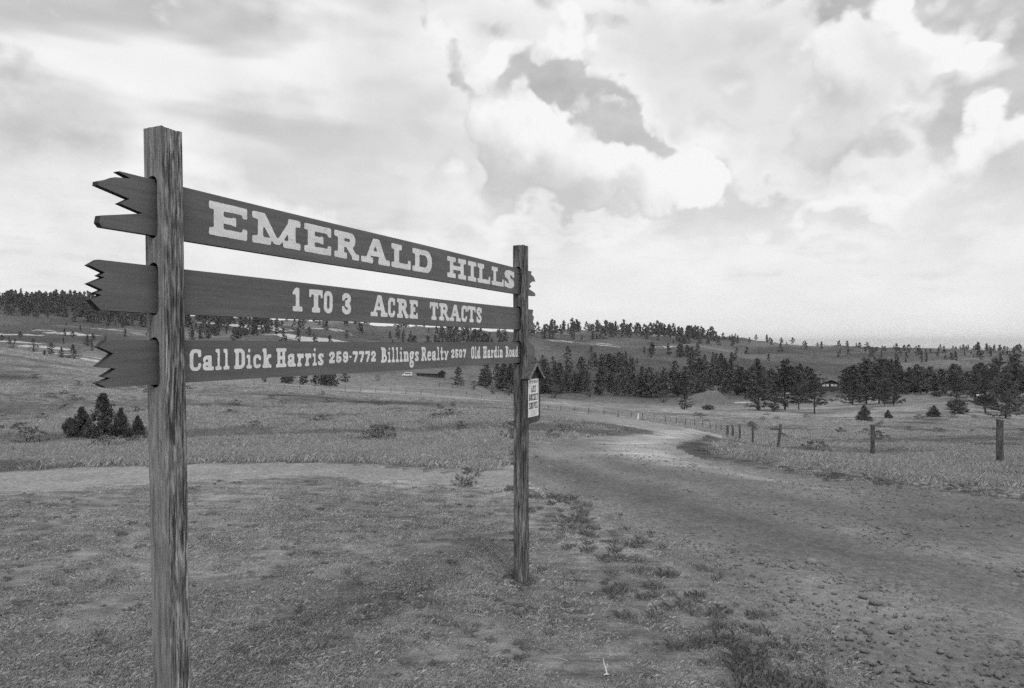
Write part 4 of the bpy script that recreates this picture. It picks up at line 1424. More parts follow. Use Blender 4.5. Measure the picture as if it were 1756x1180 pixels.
def plant(name, proto, pos, height, base_h, label, cat, group=None, parts=('trunk', 'crown'), wide=1.0, rotz=None):
    s = height / base_h
    e = thing(name, label, cat, pos, rnd.uniform(0, 6.28) if rotz is None else rotz, group, None, (s * wide, s * wide, s))
    link_obj(parts[0], proto[0], e)
    link_obj(parts[1], proto[1], e)
    return e


# ---- pines one can single out on the slope beyond the fence: column, distance, height, prototype, breadth, label
for px, Y, h, k, w, lab in (
        (1301, 163, 12.4, 0, 1.0, 'tall dark pine at the left edge of the roadside pine group beyond the fence'),
        (1346, 166, 12.0, 1, 1.15, 'tall pine with open lower limbs second from left in the pine group beyond the fence'),
        (1328, 158, 6.4, 2, 1.0, 'shorter pine squeezed between the two tall pines beyond the fence'),
        (1370, 172, 9.0, 3, 1.0, 'slim pine just behind the two tall pines left of the far house'),
        (1397, 150, 8.8, 3, 1.25, 'rounded pine on a bare trunk in front of the far gabled house'),
        (1462, 188, 8.4, 2, 1.1, 'spreading pine just right of the far gabled house'),
        (1486, 196, 13.0, 1, 1.2, 'tallest pine in the dense clump above the lone fence post'),
        (1508, 186, 12.4, 0, 1.1, 'dark pine on the right side of the dense clump above the fence post'),
        (1533, 172, 9.0, 2, 1.0, 'drooping pine at the right end of the dense clump above the gully'),
        (1517, 168, 6.4, 3, .9, 'small thin pine at the foot of the dense clump above the gully'),
        (1174, 172, 5.2, 2, .95, 'small lone pine standing in the open field below the earth mound'),
        (1673, 186, 10.4, 0, .9, 'pointed pine left of the dark shed at the far right'),
        (1708, 165, 11.5, 1, 1.2, 'broad dark pine right of the shed at the far right'),
        (1741, 150, 12.5, 0, 1.1, 'big dark pine cut by the right edge of the photo'),
        (1690, 140, 7.5, 3, 1.2, 'lower pine in front of the shed behind the right fence post'),
        (1725, 128, 8.5, 2, 1.0, 'dark pine low in the gully behind the right fence post'),
        (1641, 205, 8.0, 2, 1.0, 'pine at the left end of the far right row beside the shed'),
        (785, 250, 7.4, 1, 1.1, 'loose pale pine beside the rail fence under the lowest plank'),
        (592, 262, 5.2, 2, 1.2, 'round dark pine on the field under the telephone number'),
        (126, 214, 4.7, 2, 1.15, 'round dark pine on the pale bank at the far left'),
        (105, 212, 3.6, 0, 1.0, 'small pointed pine left of the round one at the far left'),
        (87, 220, 4.9, 3, .9, 'thin pine third from the right on the pale bank at far left'),
        (77, 172, 3.4, 2, 1.1, 'squat pine lowest on the slope at the far left'),
        (150, 330, 5.4, 2, 1.1, 'lone conical pine on the pale slope above the bank at far left')):
    plant('pine_tree', NEAR[k], at(px, Y, -0.05), h, 10, lab, 'tree', None, wide=w)

# ---- the belts and woods further off; every tree counted, the largest ones are things
spots = []


def wood(px0, px1, y0, y1, n, h0, h1, gname, protos, power=1.0, avoid=(), clump=0.0):
    c = 0
    while c < n:
        px = rnd.uniform(px0, px1)
        Y = y0 + (y1 - y0) * rnd.random() ** power
        if any(a <= px <= b and Y < lim for a, b, lim in avoid):
            continue
        x = (px - CX) / FPX * Y
        if clump and float(fbm(np.array([x * clump]), np.array([Y * clump]), 2)[0]) < -0.02 + 0.1 * rnd.random():
            if rnd.random() < 0.9:
                continue
        spots.append((px, Y, rnd.uniform(h0, h1), gname, protos))
        c += 1


wood(822, 1262, 335, 450, 170, 4, 12.5, 'belt', MID, 1.3)
wood(900, 1262, 420, 620, 90, 5, 13, 'belt', MID, 1.0, clump=.02)
wood(1262, 1392, 290, 430, 52, 6, 13, 'right belt', MID, 1.0)
wood(1450, 1545, 275, 410, 46, 6, 14, 'right belt', MID, 1.0)
wood(1540, 1790, 262, 380, 92, 5, 11, 'right belt', MID, 1.2)
wood(440, 575, 205, 260, 26, 3, 5.5, 'low row', MID, 1.0)
wood(905, 1225, 900, 1180, 190, 7, 20, 'knoll', FAR, .7)
wood(1130, 1260, 850, 1060, 26, 6, 15, 'knoll', FAR, 1.0)
wood(-170, 40, 660, 900, 150, 5, 12, 'left ridge', FAR, 1.0)
wood(10, 320, 580, 900, 640, 5, 13, 'left ridge', FAR, 1.0)
wood(310, 470, 640, 900, 70, 7, 15, 'mid ridge', FAR, 1.0)
wood(320, 600, 470, 900, 110, 5, 13, 'mid ridge', FAR, 1.0, clump=.012)
wood(600, 900, 520, 1000, 120, 6, 14, 'mid ridge', FAR, 1.0, clump=.012)
wood(0, 320, 300, 520, 26, 2, 5, 'left ridge', FAR, 1.0)
wood(1250, 1480, 620, 1080, 34, 5, 11, 'right hills', FAR, .6)
wood(1480, 1790, 560, 1060, 80, 5, 10, 'right hills', FAR, .7, clump=.01)
wood(1640, 1790, 950, 1100, 40, 6, 12, 'right hills', FAR)
GROUPS = {
    'low row': [(9999, 'low pine in the dark row under the lowest plank', 'low pines beyond the near rise')],
    'knoll': [(9999, 'pine on the wooded knoll on the skyline right of the sign', 'pines on the skyline knoll')],
    'left ridge': [(9999, 'pine in the dense wood on the left skyline ridge', 'pines on the left ridge')],
    'mid ridge': [(9999, 'pine on the far slope seen between the planks', 'pines on the far slope')],
    'right hills': [(9999, 'small pine dotted over the far hills on the right', 'pines on the right-hand hills')],
    'belt': [(905, 'pine of the valley belt seen behind the far post, left of the notice board', 'valley belt, left end'), (1000, 'pine of the valley belt just right of the notice board', 'valley belt beside the notice board'),
             (1130, 'pine in the middle of the valley belt, left of the earth mound', 'valley belt, middle'), (9999, 'pine of the valley belt behind the earth mound', 'valley belt behind the mound')],
    'right belt': [(1400, 'pine behind the two tall pines left of the far gabled house', 'pines left of the house'), (1546, 'pine at the back of the dense clump right of the far gabled house', 'pines right of the house'),
                   (1640, 'pine in the long row above the pale boulder', 'row above the boulder'), (9999, 'pine in the row behind the dark shed at the right edge', 'row behind the shed')],
}
spots.sort(key=lambda q: -q[2] / q[1])
low_v, low_f, base_i = [], [], 0
protos_np = {}
for n, (px, Y, h, gname, protos) in enumerate(spots):
    k = rnd.randrange(len(protos))
    pos = at(px, Y, -0.1)
    w = rnd.uniform(.95, 1.55) if 'belt' in gname else rnd.uniform(.85, 1.3)
    if n < 262:
        _, lab, grp = next(q for q in GROUPS[gname] if px < q[0])
        plant('pine_tree', protos[k], pos, h, 10, lab, 'tree', grp, wide=w)
    else:
        k = k % len(FAR)
        if k not in protos_np:
            arr = []
            for me in FAR[k]:
                v = np.empty(len(me.vertices) * 3, np.float32)
                me.vertices.foreach_get('co', v)
                arr.append((v.reshape(-1, 3), [tuple(p.vertices) for p in me.polygons]))
            v = arr[1][0]
            tv = arr[0][0][::6][[0, 4, 8]]
            V = np.concatenate([v, [(-.14, 0, 0), (.14, 0, 0), (0, .05, 8.5)]])
            F = np.array(arr[1][1] + [(len(v), len(v) + 1, len(v) + 2)])
            protos_np[k] = (V, F)
        V, F = protos_np[k]
        a = rnd.uniform(0, 6.28)
        c, s_ = math.cos(a), math.sin(a)
        sc = h / 10
        Vx = np.stack([(V[:, 0] * c - V[:, 1] * s_) * sc * w, (V[:, 0] * s_ + V[:, 1] * c) * sc * w, V[:, 2] * sc], 1) + np.array(pos)
        low_v.append(Vx)
        low_f.append(F + base_i)
        base_i += len(V)
if low_v:
    o = link_obj('hillside_wood', mesh_np('hillside_wood', np.concatenate(low_v), np.concatenate(low_f), M['needle']))
    o['kind'] = 'stuff'
    o['label'] = 'distant pine wood covering the far ridges'
    o['category'] = 'wood'

# broad-leaved bushes and trees along the creek, paler than the pines
for px, Y, h, k, lab in ((1012, 322, 5.6, 0, 'pale leafy bush at the foot of the valley belt right of the notice board'), (1138, 300, 6.0, 1, 'leafy tree at the foot of the belt just left of the earth mound'),
                         (952, 318, 6.5, 2, 'dark leafy tree at the left foot of the valley belt'), (812, 262, 3.6, 0, 'small leafy bush on the field left of the far post'),
                         (846, 258, 4.2, 1, 'middle leafy bush on the field left of the far post'), (873, 262, 4.8, 2, 'leafy bush on the field touching the far post'),
                         (20, 268, 5.6, 1, 'pale leafy tree at the far left edge above the grassy crest'), (57, 262, 5.2, 0, 'pale leafy tree second from the left edge above the grassy crest'),
                         (648, 292, 2.9, 2, 'dark clipped-looking bush on the field left of the white van'), (1443, 318, 5.2, 0, 'leafy tree right behind the far gabled house'),
                         (1395, 345, 7.0, 1, 'leafy tree behind the left eave of the far gabled house')):
    plant('leafy_tree', BROAD[k], at(px, Y, -0.05), h, 10, lab, 'tree')

# junipers and sage on the near slope
for px, Y, h, k, w, lab in ((176, 25.0, 1.66, 0, 1.0, 'tall dark juniper in the middle of the juniper clump left of the sign'),
                            (140, 25.6, 1.12, 1, .8, 'dark juniper left of the tall one in the clump left of the sign'),
                            (207, 25.3, 1.1, 1, .65, 'juniper right of the tall one beside the near post'),
                            (119, 26.4, .7, 2, .55, 'low spreading juniper at the left end of the clump'),
                            (236, 26.6, .8, 1, .8, 'thin juniper half hidden behind the near post'),
                            (1482, 112, 2.6, 1, .9, 'small conical juniper above the lone fence post in the gully'),
                            (1602, 128, 2.1, 1, 1.2, 'small dark conical juniper alone on the gully slope'),
                            (1523, 122, 1.5, 1, .9, 'little juniper right of the lone fence post'),
                            (1641, 150, 2.4, 2, 1.2, 'round dark juniper on the upper gully slope'),
                            (1646, 138, 1.5, 2, 1.6, 'flat dark juniper below the round one on the gully slope'),
                            (1608, 215, 1.6, 2, 1.8, 'flat dark juniper on the crest right of the pine clump'),
                            (1690, 165, 1.8, 2, 1.8, 'flat juniper under the dark shed'),
                            (1215, 175, 1.2, 2, 2.0, 'low dark juniper in the field right of the small lone pine')):
    plant('juniper', JUN[k], at(px, Y, -0.03), h, 2, lab, 'shrub', None, ('stem', 'foliage'), w)
for px, Y, h, k, w, lab in ((797, 8.9, .24, 0, 1.0, 'wispy grey weed clump on the edge of the dirt track by the far post'),
                            (962, 20.5, .34, 1, 1.0, 'small dark bush on the grass spit inside the road bend'),
                            (947, 17.5, .26, 0, 1.0, 'smaller bush left of the dark one inside the road bend'),
                            (880, 15.4, .5, 1, .7, 'bush right behind the far post at the road bend'),
                            (1510, 46, .6, 0, 1.6, 'low bush in the grass right of the lone fence post'),
                            (1400, 26, .5, 1, 1.4, 'low bush in the verge grass left of the lone fence post')):
    plant('sage_bush', SAGE[k], at(px, Y, -0.01), h, 1, lab, 'shrub', None, ('stem', 'foliage'), w)
for i in range(46):
    px, Y = rnd.uniform(-60, 800), rnd.uniform(18, 72)
    if 100 < px < 250 and Y > 20 and Y < 30:
        continue
    plant('sage_bush', SAGE[i % 2], at(px, Y, -0.02), rnd.uniform(.25, .5), 1, 'low grey sage bush dotted over the grassy slope behind the sign', 'shrub', 'sage on the slope behind the sign', ('stem', 'foliage'), rnd.uniform(1, 1.8))
for i in range(34):
    px, Y = rnd.uniform(1180, 1800), rnd.uniform(48, 150)
    plant('sage_bush', SAGE[i % 2], at(px, Y, -0.02), rnd.uniform(.35, .8), 1, 'low sage bush in the open field beyond the fence posts', 'shrub', 'sage in the field beyond the fence', ('stem', 'foliage'), rnd.uniform(1, 1.9))


# ------------------------------------------------------------------ grass, gravel: scattered small stuff
def blade_tuft(name, seed, n, h, spread, width, mat, lay=0.5):
    rng = np.random.default_rng(seed)
    V, F = [], []
    for i in range(n):
        a, r = rng.uniform(0, 6.28), spread * math.sqrt(rng.random())
        x, y = r * math.cos(a), r * math.sin(a)
        b = rng.uniform(0, 6.28)
        ln = h * rng.uniform(0.5, 1.15)
        t = lay * rng.uniform(0.15, 1.3)
        dx, dy = math.cos(b) * ln * t, math.sin(b) * ln * t
        wx, wy = -math.sin(b + rng.uniform(-1, 1)) * width, math.cos(b) * width
        k = len(V)
        V += [(x - wx, y - wy, 0), (x + wx, y + wy, 0), (x + dx * .35 + wx * .6, y + dy * .35 + wy * .6, ln * .6), (x + dx, y + dy, ln * (1 - .35 * t))]
        F += [(k, k + 1, k + 2), (k, k + 2, k + 3)]
    return mesh_from(name, V, F, mat)


def scatter(name, protos, pts, rotz, scl, idx, label, tilt=None):
    """one object whose points carry copies of the small prototypes"""
    coll = bpy.data.collections.new(name + '_kinds')
    for i, me in enumerate(protos):
        coll.objects.link(bpy.data.objects.new('%s_kind_%02d' % (name, i), me))
    n = len(pts)
    me = bpy.data.meshes.new(name)
    me.vertices.add(n)
    me.vertices.foreach_set('co', np.asarray(pts, np.float32).ravel())
    a = me.attributes.new('turn', 'FLOAT_VECTOR', 'POINT')
    rv = np.zeros((n, 3), np.float32)
    rv[:, 2] = rotz
    if tilt is not None:
        rv[:, :2] = tilt
    a.data.foreach_set('vector', rv.ravel())
    a = me.attributes.new('size', 'FLOAT', 'POINT')
    a.data.foreach_set('value', np.asarray(scl, np.float32))
    a = me.attributes.new('pick', 'INT', 'POINT')
    a.data.foreach_set('value', np.asarray(idx, np.int32))
    o = link_obj(name, me)
    ng = bpy.data.node_groups.new(name, 'GeometryNodeTree')
    ng.interface.new_socket('Geometry', in_out='INPUT', socket_type='NodeSocketGeometry')
    ng.interface.new_socket('Geometry', in_out='OUTPUT', socket_type='NodeSocketGeometry')
    nd = ng.nodes.new
    gi, go, ip, ci = nd('NodeGroupInput'), nd('NodeGroupOutput'), nd('GeometryNodeInstanceOnPoints'), nd('GeometryNodeCollectionInfo')
    ci.inputs['Collection'].default_value = coll
    ci.inputs['Separate Children'].default_value = True
    ci.inputs['Reset Children'].default_value = True
    ip.inputs['Pick Instance'].default_value = True

    def named(attr, typ):
        q = nd('GeometryNodeInputNamedAttribute')
        q.data_type = typ
        q.inputs[0].default_value = attr
        return next(s for s in q.outputs if s.enabled)
    e2r = nd('FunctionNodeEulerToRotation')
    L = ng.links.new
    L(gi.outputs[0], ip.inputs['Points'])
    L(ci.outputs[0], ip.inputs['Instance'])
    L(named('pick', 'INT'), ip.inputs['Instance Index'])
    L(named('turn', 'FLOAT_VECTOR'), e2r.inputs[0])
    L(e2r.outputs[0], ip.inputs['Rotation'])
    L(named('size', 'FLOAT'), ip.inputs['Scale'])
    L(ip.outputs[0], go.inputs[0])
    o.modifiers.new('scatter', 'NODES').node_group = ng
    o['kind'] = 'stuff'
    o['label'] = label
    return o


G = np.random.default_rng(99)


def fan(n, s0, s1, y0, y1):
    """points spread evenly over the view fan, thinning with distance"""
    s = G.uniform(s0, s1, n)
    Y = np.exp(G.uniform(math.log(y0), math.log(y1), n))
    return (s - CX) / FPX * Y, Y


# short trodden turf round the sign
x, y = fan(66000, -330, 1900, 1.5, 13)
rs, ts = road_sdf(x, y), track_sdf(x, y)
dn = 0.7 * fbm(x * 5.0, y * 5.0, 3) + 0.5 * fbm(x * 1.5, y * 1.5, 3) + 0.15 * fbm(x * .5 + 9, y * .5, 3)
keep = (rs > 0.05 - 0.6 * G.random(len(x)) ** 3) & (ts > 0.0) & (dn + 0.6 * G.random(len(x)) > 0.26) & (ts > .35 * G.random(len(x)))
keep &= ~((rs > 0) & (rs < 0.9) & (G.random(len(x)) < .55))
x, y, dn = x[keep], y[keep], dn[keep]
tufts = [blade_tuft('turf', 100 + i, 30, .026, .11, .0009, M['turf_straw'], 1.0) for i in range(3)] + [blade_tuft('turf', 110 + i, 30, .024, .10, .0010, M['turf_green'], .9) for i in range(4)]
pick = np.where(G.random(len(x)) < 0.5 - .5 * dn, G.integers(0, 3, len(x)), G.integers(3, 7, len(x)))
scatter('turf', tufts, np.stack([x, y, ground_z(x, y) - .002], 1), G.uniform(0, 6.28, len(x)), G.uniform(.55, 1.25, len(x)) * (1 + .6 * np.clip(dn, 0, 1)), pick, 'short trodden turf around the sign')

# darker leafy weeds in the turf, thickest along the road margin and round the posts
M['weed'] = mat_leaf('weed_leaves', 0.12, 0.22)
weeds = [blade_tuft('weed', 150 + i, 34, .05 + .012 * i, .05 + .01 * i, .0022, M['weed'], .9) for i in range(4)]
x, y = fan(9000, -330, 1700, 1.6, 12)
rs, ts = road_sdf(x, y), track_sdf(x, y)
dn = fbm(x * 3.2 + 5, y * 3.2, 3) + .34 * np.exp(-((rs - .25) / .3) ** 2)
margin = .5 + .5 * np.exp(-((rs - .3) / .5) ** 2)
keep = (rs > -.3) & (ts > .15) & (dn + .5 * fbm(x * 9, y * 9, 2) + .8 * G.random(len(x)) > .64)
margin = margin[keep]
x, y, dn = x[keep], y[keep], dn[keep]
for (lx, ly) in ((PW / 2, PW / 2), (SPAN + PW / 2, PW / 2)):
    cx0, cy0 = C1[0] + lx * SA - ly * CA, C1[1] + lx * CA + ly * SA
    aa, ra = G.uniform(0, 6.28, 30), .075 + .07 * G.random(30) ** 2
    x, y, dn = np.concatenate([x, cx0 + ra * np.cos(aa)]), np.concatenate([y, cy0 + ra * np.sin(aa)]), np.concatenate([dn, np.zeros(30)])
    margin = np.concatenate([margin, np.full(30, .6)])
scatter('weeds', weeds, np.stack([x, y, ground_z(x, y) - .004], 1), G.uniform(0, 6.28, len(x)), G.uniform(.4, 1.0, len(x)) * margin * (1 + .5 * np.clip(dn, 0, 1)), G.integers(0, 4, len(x)), 'small dark weeds in the turf and along the road margin')

# taller dry grass on the slope behind, on the spit and the verges
x, y = fan(170000, -330, 2150, 9.5, 130)
rs, ts = road_sdf(x, y), track_sdf(x, y)
dn = dryness(x, y)
beyond = (poly_sdf(TRACK_P, x, y) > 0.1) & (y > np.interp(CX + FPX * x / y, [-400, 0, 320, 600, 800, 900, 1150, 1160, 1300, 1500, 1756, 2300], [9.4, 9.8, 10.5, 10.8, 10.2, 9, 9, 9, 10, 8, 7, 5]))
sx_ = CX + FPX * x / y
bank = (sx_ > 1160) & (rs < .55 + .5 * G.random(len(x)))
keep = (rs > 0.15 + .5 * G.random(len(x))) & (ts > 0.1) & beyond & ~bank & (dn + .9 * G.random(len(x)) > .12)
x, y, dn = x[keep], y[keep], dn[keep]
tall = [blade_tuft('tall', 200 + i, 30, .17, .24, .0022, M['straw'], .5) for i in range(4)] + [blade_tuft('tall', 210 + i, 30, .13, .24, .0024, M['green_grass'], .5) for i in range(3)]
band = np.exp(-((np.hypot(x, y) - 13) / 2.6) ** 2) * (x < 0.5)
sx_ = CX + FPX * x / y
spit = ((sx_ > 860) & (sx_ < 1240) & (y < 45)) * .3
pick = np.where(dn + .35 * (G.random(len(x)) - .5) - .4 * band - spit > -.06, G.integers(0, 4, len(x)), G.integers(4, 7, len(x)))
sz = G.uniform(.4, 1.15, len(x)) * np.clip(np.hypot(x, y) / 22, .5, 1.1) * (1 + 1.1 * np.clip(dn, -.6, .7))
sx_ = CX + FPX * x / y
sz *= np.where((sx_ > 860) & (sx_ < 1240), .75, 1.0) * np.where(np.abs(rs[keep]) < 1.0, .7, 1.0)
scatter('dry_grass', tall, np.stack([x, y, ground_z(x, y) - .01], 1), G.uniform(0, 6.28, len(x)), sz, pick, 'tall dry grass over the slope and the verges')

# loose gravel on the road
def pebble(seed, sub=1):
    rng = np.random.default_rng(seed)
    bm = bmesh.new()
    bmesh.ops.create_icosphere(bm, subdivisions=sub, radius=1.0)
    sq = rng.uniform(.55, 1.0, 3) * [1.1, .85, .6]
    for v in bm.verts:
        d = v.co.normalized()
        k = 1 + .18 * math.sin(3 * d.x + seed) + .14 * math.sin(4 * d.y + 2 * seed) + rng.uniform(-.06, .06)
        v.co = Vector((d.x * sq[0] * k, d.y * sq[1] * k, d.z * sq[2] * k))
    for f in bm.faces:
        f.smooth = True
    return bm


peb = [bm_done('pebble', pebble(300 + i), M['stone'] if i % 5 else M['stone_pale']) for i in range(8)]
x, y = fan(42000, 860, 2000, 2.2, 16)
rs = road_sdf(x, y)
dn = fbm(x * 1.1 + 7, y * 1.1, 3)
wind = 1.1 * np.exp(-(line_dist(WINDROW_P, x, y) / .5) ** 2) + .35 * np.exp(-((rs + .25) / .3) ** 2)
keep = (rs < .35) & (dn * .7 + .9 * wind + G.random(len(x)) * .9 > .58)
x, y = x[keep], y[keep]
sz = .0075 * np.exp(G.normal(0, .6, len(x)))
scatter('gravel', peb, np.stack([x, y, ground_z(x, y) - .016 + sz * .1], 1), G.uniform(0, 6.28, len(x)), np.clip(sz, .003, .035), G.integers(0, 8, len(x)), 'loose gravel strewn over the road')

# the stones one can pick out, as pieces of the road
stones = [bm_done('stone', pebble(400 + i), M['stone'] if i % 3 else M['stone_pale']) for i in range(9)]
spots_px = [(1392, 964, 26), (1362, 972, 18), (1415, 968, 12), (1370, 995, 14), (1408, 1005, 16), (1500, 1033, 24), (1605, 1026, 20), (1388, 1091, 26), (1507, 1148, 28), (1494, 1135, 20), (1570, 1162, 20), (1442, 1110, 14), (1612, 1115, 18), (1630, 1122, 18),
            (1712, 1156, 24), (1690, 1134, 18), (1530, 1082, 18), (1555, 1095, 14), (1575, 1103, 16), (1240, 918, 12), (1306, 963, 14), (1228, 908, 10), (1415, 903, 16), (1525, 969, 22), (1568, 978, 14), (1650, 968, 18), (1697, 972, 16), (1740, 1003, 20),
            (1480, 1022, 16), (1430, 1016, 12), (1580, 998, 12), (1620, 1060, 12), (1655, 1043, 14), (1690, 1030, 18), (1735, 1035, 18), (1456, 1060, 12), (1350, 1040, 10), (1700, 1098, 12), (1322, 1075, 14), (1460, 1170, 14), (1655, 1080, 14), (1280, 1000, 10),
            (1095, 800, 6), (1035, 845, 7), (1110, 862, 7), (980, 822, 6), (1190, 886, 8), (1330, 880, 8), (1660, 900, 10)]
rng2 = random.Random(12)
for i in range(40):
    spots_px.append((rng2.uniform(1250, 1756), rng2.uniform(940, 1175), rng2.uniform(8, 15)))
# rocky foot of the bank across the road
for i in range(110):
    u = rng2.random() ** .7
    bx = 1200 + 556 * u
    by = np.interp(bx, [1200, 1300, 1400, 1500, 1620, 1756], [781, 799, 812, 825, 838, 852])
    spots_px.append((bx, by + rng2.uniform(-9, 5), rng2.uniform(5, 12) * (1 + .9 * u)))
for i, (px, py, w) in enumerate(spots_px):
    X_, Y_ = hit(px, py)
    r = w / 2 / FPX * Y_ * 1.0
    link_obj('stone', stones[i % 9], OBJ['gravel_road'], (X_, Y_, gz(X_, Y_) - .02 + r * .32), (rng2.uniform(-.2, .2), rng2.uniform(-.2, .2), rng2.uniform(0, 6.28)), (r * 1.15, r * 1.0, r * .9))

# fallen stalks and straws in the foreground
stalk = []
for i in range(5):
    rng = np.random.default_rng(500 + i)
    P = [np.array([0., 0, .006])]
    a = 0.0
    for k in range(6):
        a += rng.normal(0, .35)
        P.append(P[-1] + np.array([math.cos(a), math.sin(a), rng.normal(0, .12)]) * .03)
        P[-1][2] = max(P[-1][2], .004)
    v, f = tube([tuple(q) for q in P], [.0022] * 6 + [.001], 4)
    stalk.append(mesh_from('stalk', v, f, M['pale']))
x, y = fan(700, -100, 1500, 2.4, 8)
keep = (road_sdf(x, y) > -.4) & (fbm(x * .8 + 3, y * .8, 3) + G.random(len(x)) * .6 > .28)
x, y = x[keep], y[keep]
scatter('fallen_stalks', stalk, np.stack([x, y, ground_z(x, y) + .004], 1), G.uniform(0, 6.28, len(x)), G.uniform(.25, .7, len(x)), G.integers(0, 5, len(x)), 'bleached stalks lying in the turf')

# ------------------------------------------------------------------ heap of earth across the field
def mound_mesh():
    rng = np.random.default_rng(77)
    V, F = [], []
    nr, na = 22, 44
    for i in range(nr + 1):
        f = i / nr
        for k in range(na):
            a = 2 * math.pi * k / na
            rx = 20 if math.cos(a) < 0 else 13
            x, y = rx * f * math.cos(a), 9 * f * math.sin(a)
            z = 4.6 * math.exp(-((x / (9.5 if x < 0 else 6.5)) ** 2 + (y / 4.6) ** 2) * 1.2) - 0.9 * f ** 3
            z = min(z, 3.9 + 0.1 * x) if z > 3.5 else z
            z += 1.3 * float(fbm(np.array([x * .3 + 3]), np.array([y * .3]), 4)[0]) * (1 - f)
            V.append((x, y, z))
    for i in range(nr):
        for k in range(na):
            F.append((i * na + k, i * na + (k + 1) % na, (i + 1) * na + (k + 1) % na, (i + 1) * na + k))
    me = mesh_from('earth_mound', V, [f[::-1] for f in F], M['mound'], True)
    q = me.attributes.new('tone', 'FLOAT', 'POINT')
    q.data.foreach_set('value', np.ones(len(V), np.float32))
    bm = bmesh.new()
    bm.from_mesh(me)
    bmesh.ops.remove_doubles(bm, verts=bm.verts[:], dist=.001)
    bmesh.ops.recalc_face_normals(bm, faces=bm.faces[:])
    bm.to_mesh(me)
    bm.free()
    return me


o = link_obj('earth_mound', mound_mesh(), None, tuple(at(1216, 262, .2)), (0, 0, 0), (1.2, 1.15, 1.2))
o['kind'] = 'structure'


# ------------------------------------------------------------------ fence posts
def fence_post_mesh(seed, h, r, lean):
    rng = np.random.default_rng(seed)
    n, rows = 10, 14
    V, F = [], []
    for i in range(rows):
        z = -0.3 + (h + 0.3) * i / (rows - 1)
        for k in range(n):
            a = 2 * math.pi * k / n
            q = r * (1 + .16 * math.sin(2 * a + seed) + .10 * rng.uniform(-1, 1)) * (1.06 - .12 * i / rows)
            V.append((q * math.cos(a) + lean * z + .01 * math.sin(z * 4 + seed), q * math.sin(a), z + (rng.uniform(-.02, .02) if i == rows - 1 else 0)))
    for i in range(rows - 1):
        for k in range(n):
            F.append((i * n + k, i * n + (k + 1) % n, (i + 1) * n + (k + 1) % n, (i + 1) * n + k))
    F.append(tuple((rows - 1) * n + k for k in range(n)))
    return mesh_from('fence_post', V, F, M['fence'], False)


FG = 'fence posts along the right side of the road'
BIG = [(1715, 720, 800, .07, .0, 'thick wooden fence post nearest the right edge of the photo'), (1497, 729, 789, .062, -.01, 'lone wooden fence post standing second from the right edge'),
       (1334.5, 728, 773, .062, .09, 'leaning wooden fence post with a stub, right end of the near cluster'), (1291, 728, 764, .06, .0, 'wooden fence post second from the right in the near cluster'),
       (1268.5, 729, 762, .055, .0, 'wooden fence post third from the right in the near cluster'), (1257, 729, 760, .06, -.02, 'wooden fence post fourth from the right in the near cluster'),
       (1247.5, 730, 757, .07, .03, 'thick slanting fence post at the left end of the near cluster')]
YB = {1715: 17.0, 1497: 23.0, 1334.5: 30.0, 1291: 34.0, 1268.5: 36.5, 1257: 38.5, 1247.5: 40.5}
for i, (px, t, b, r, lean, lab) in enumerate(BIG):
    Y = YB[px]
    p = at(px, Y)
    h = CAMZ - (t - HZ) / FPX * Y - p.z
    o = thing('fence_post', lab, 'fence post', p, 0, FG, fence_post_mesh(40 + i, h, r, lean))
    if px == 1334.5:
        bm = bmesh.new()
        bm_box(bm, (-.36, -.03, h - .26), (.02, .03, h - .17))
        link_obj('rail_stub', bm_done('rail_stub', bm, M['fence'], .008), o)
SMALL = [(1237, 729, 741), (1228, 727, 739), (1218, 725, 737), (1205, 721.5, 735), (1191, 720, 733), (1175, 719, 732), (1159.5, 717, 729.5), (1141.5, 713, 726), (1121.6, 711.6, 723), (1102, 709, 720), (1082, 707, 717.5),
         (1060, 705, 715), (1036, 702.5, 712), (1010, 700, 709), (985, 698, 706.5), (962, 696.5, 704.5), (940, 695.5, 703)]
ORD = ['first', 'second', 'third', 'fourth', 'fifth', 'sixth', 'seventh', 'eighth', 'ninth', 'tenth', 'eleventh', 'twelfth', 'thirteenth', 'fourteenth', 'fifteenth', 'sixteenth', 'seventeenth']
for i, (px, t, b) in enumerate(SMALL):
    X_, Y_ = hit(px, b)
    z = gz(X_, Y_)
    h = max(.45, CAMZ - (t - HZ) / FPX * Y_ - z)
    thing('fence_post', 'thin fence post, %s beyond the near cluster along the far road edge' % ORD[i], 'fence post', (X_, Y_, z), 0, FG, fence_post_mesh(60 + i, h, .022 * max(1, Y_ / 42), rnd.uniform(-.06, .06)))
for i, px in enumerate(range(436, 905, 26)):
    Y = 132 + 24 * (px - 436) / 470
    thing('fence_post', 'thin fence post in the line across the field under the lowest plank', 'fence post', at(px, Y), 0, 'fence posts across the field behind the sign', fence_post_mesh(90 + i % 6, 1.05, .05, rnd.uniform(-.04, .04)))

# small white marker stake by the far fence
p = hit(1094, 720)
bm = bmesh.new()
w = .11 * p[1] / 70
bm_box(bm, (-w, -.02, -.1), (w, .02, .62 * p[1] / 70))
for v in bm.verts:
    if v.co.z > 0.1:
        v.co.x = v.co.x * .5 + w * .5
thing('marker_stake', 'small white marker stake beside the far road fence', 'marker', (p[0], p[1], gz(*p)), 0, None, bm_done('marker_stake', bm, M['white'], .01))


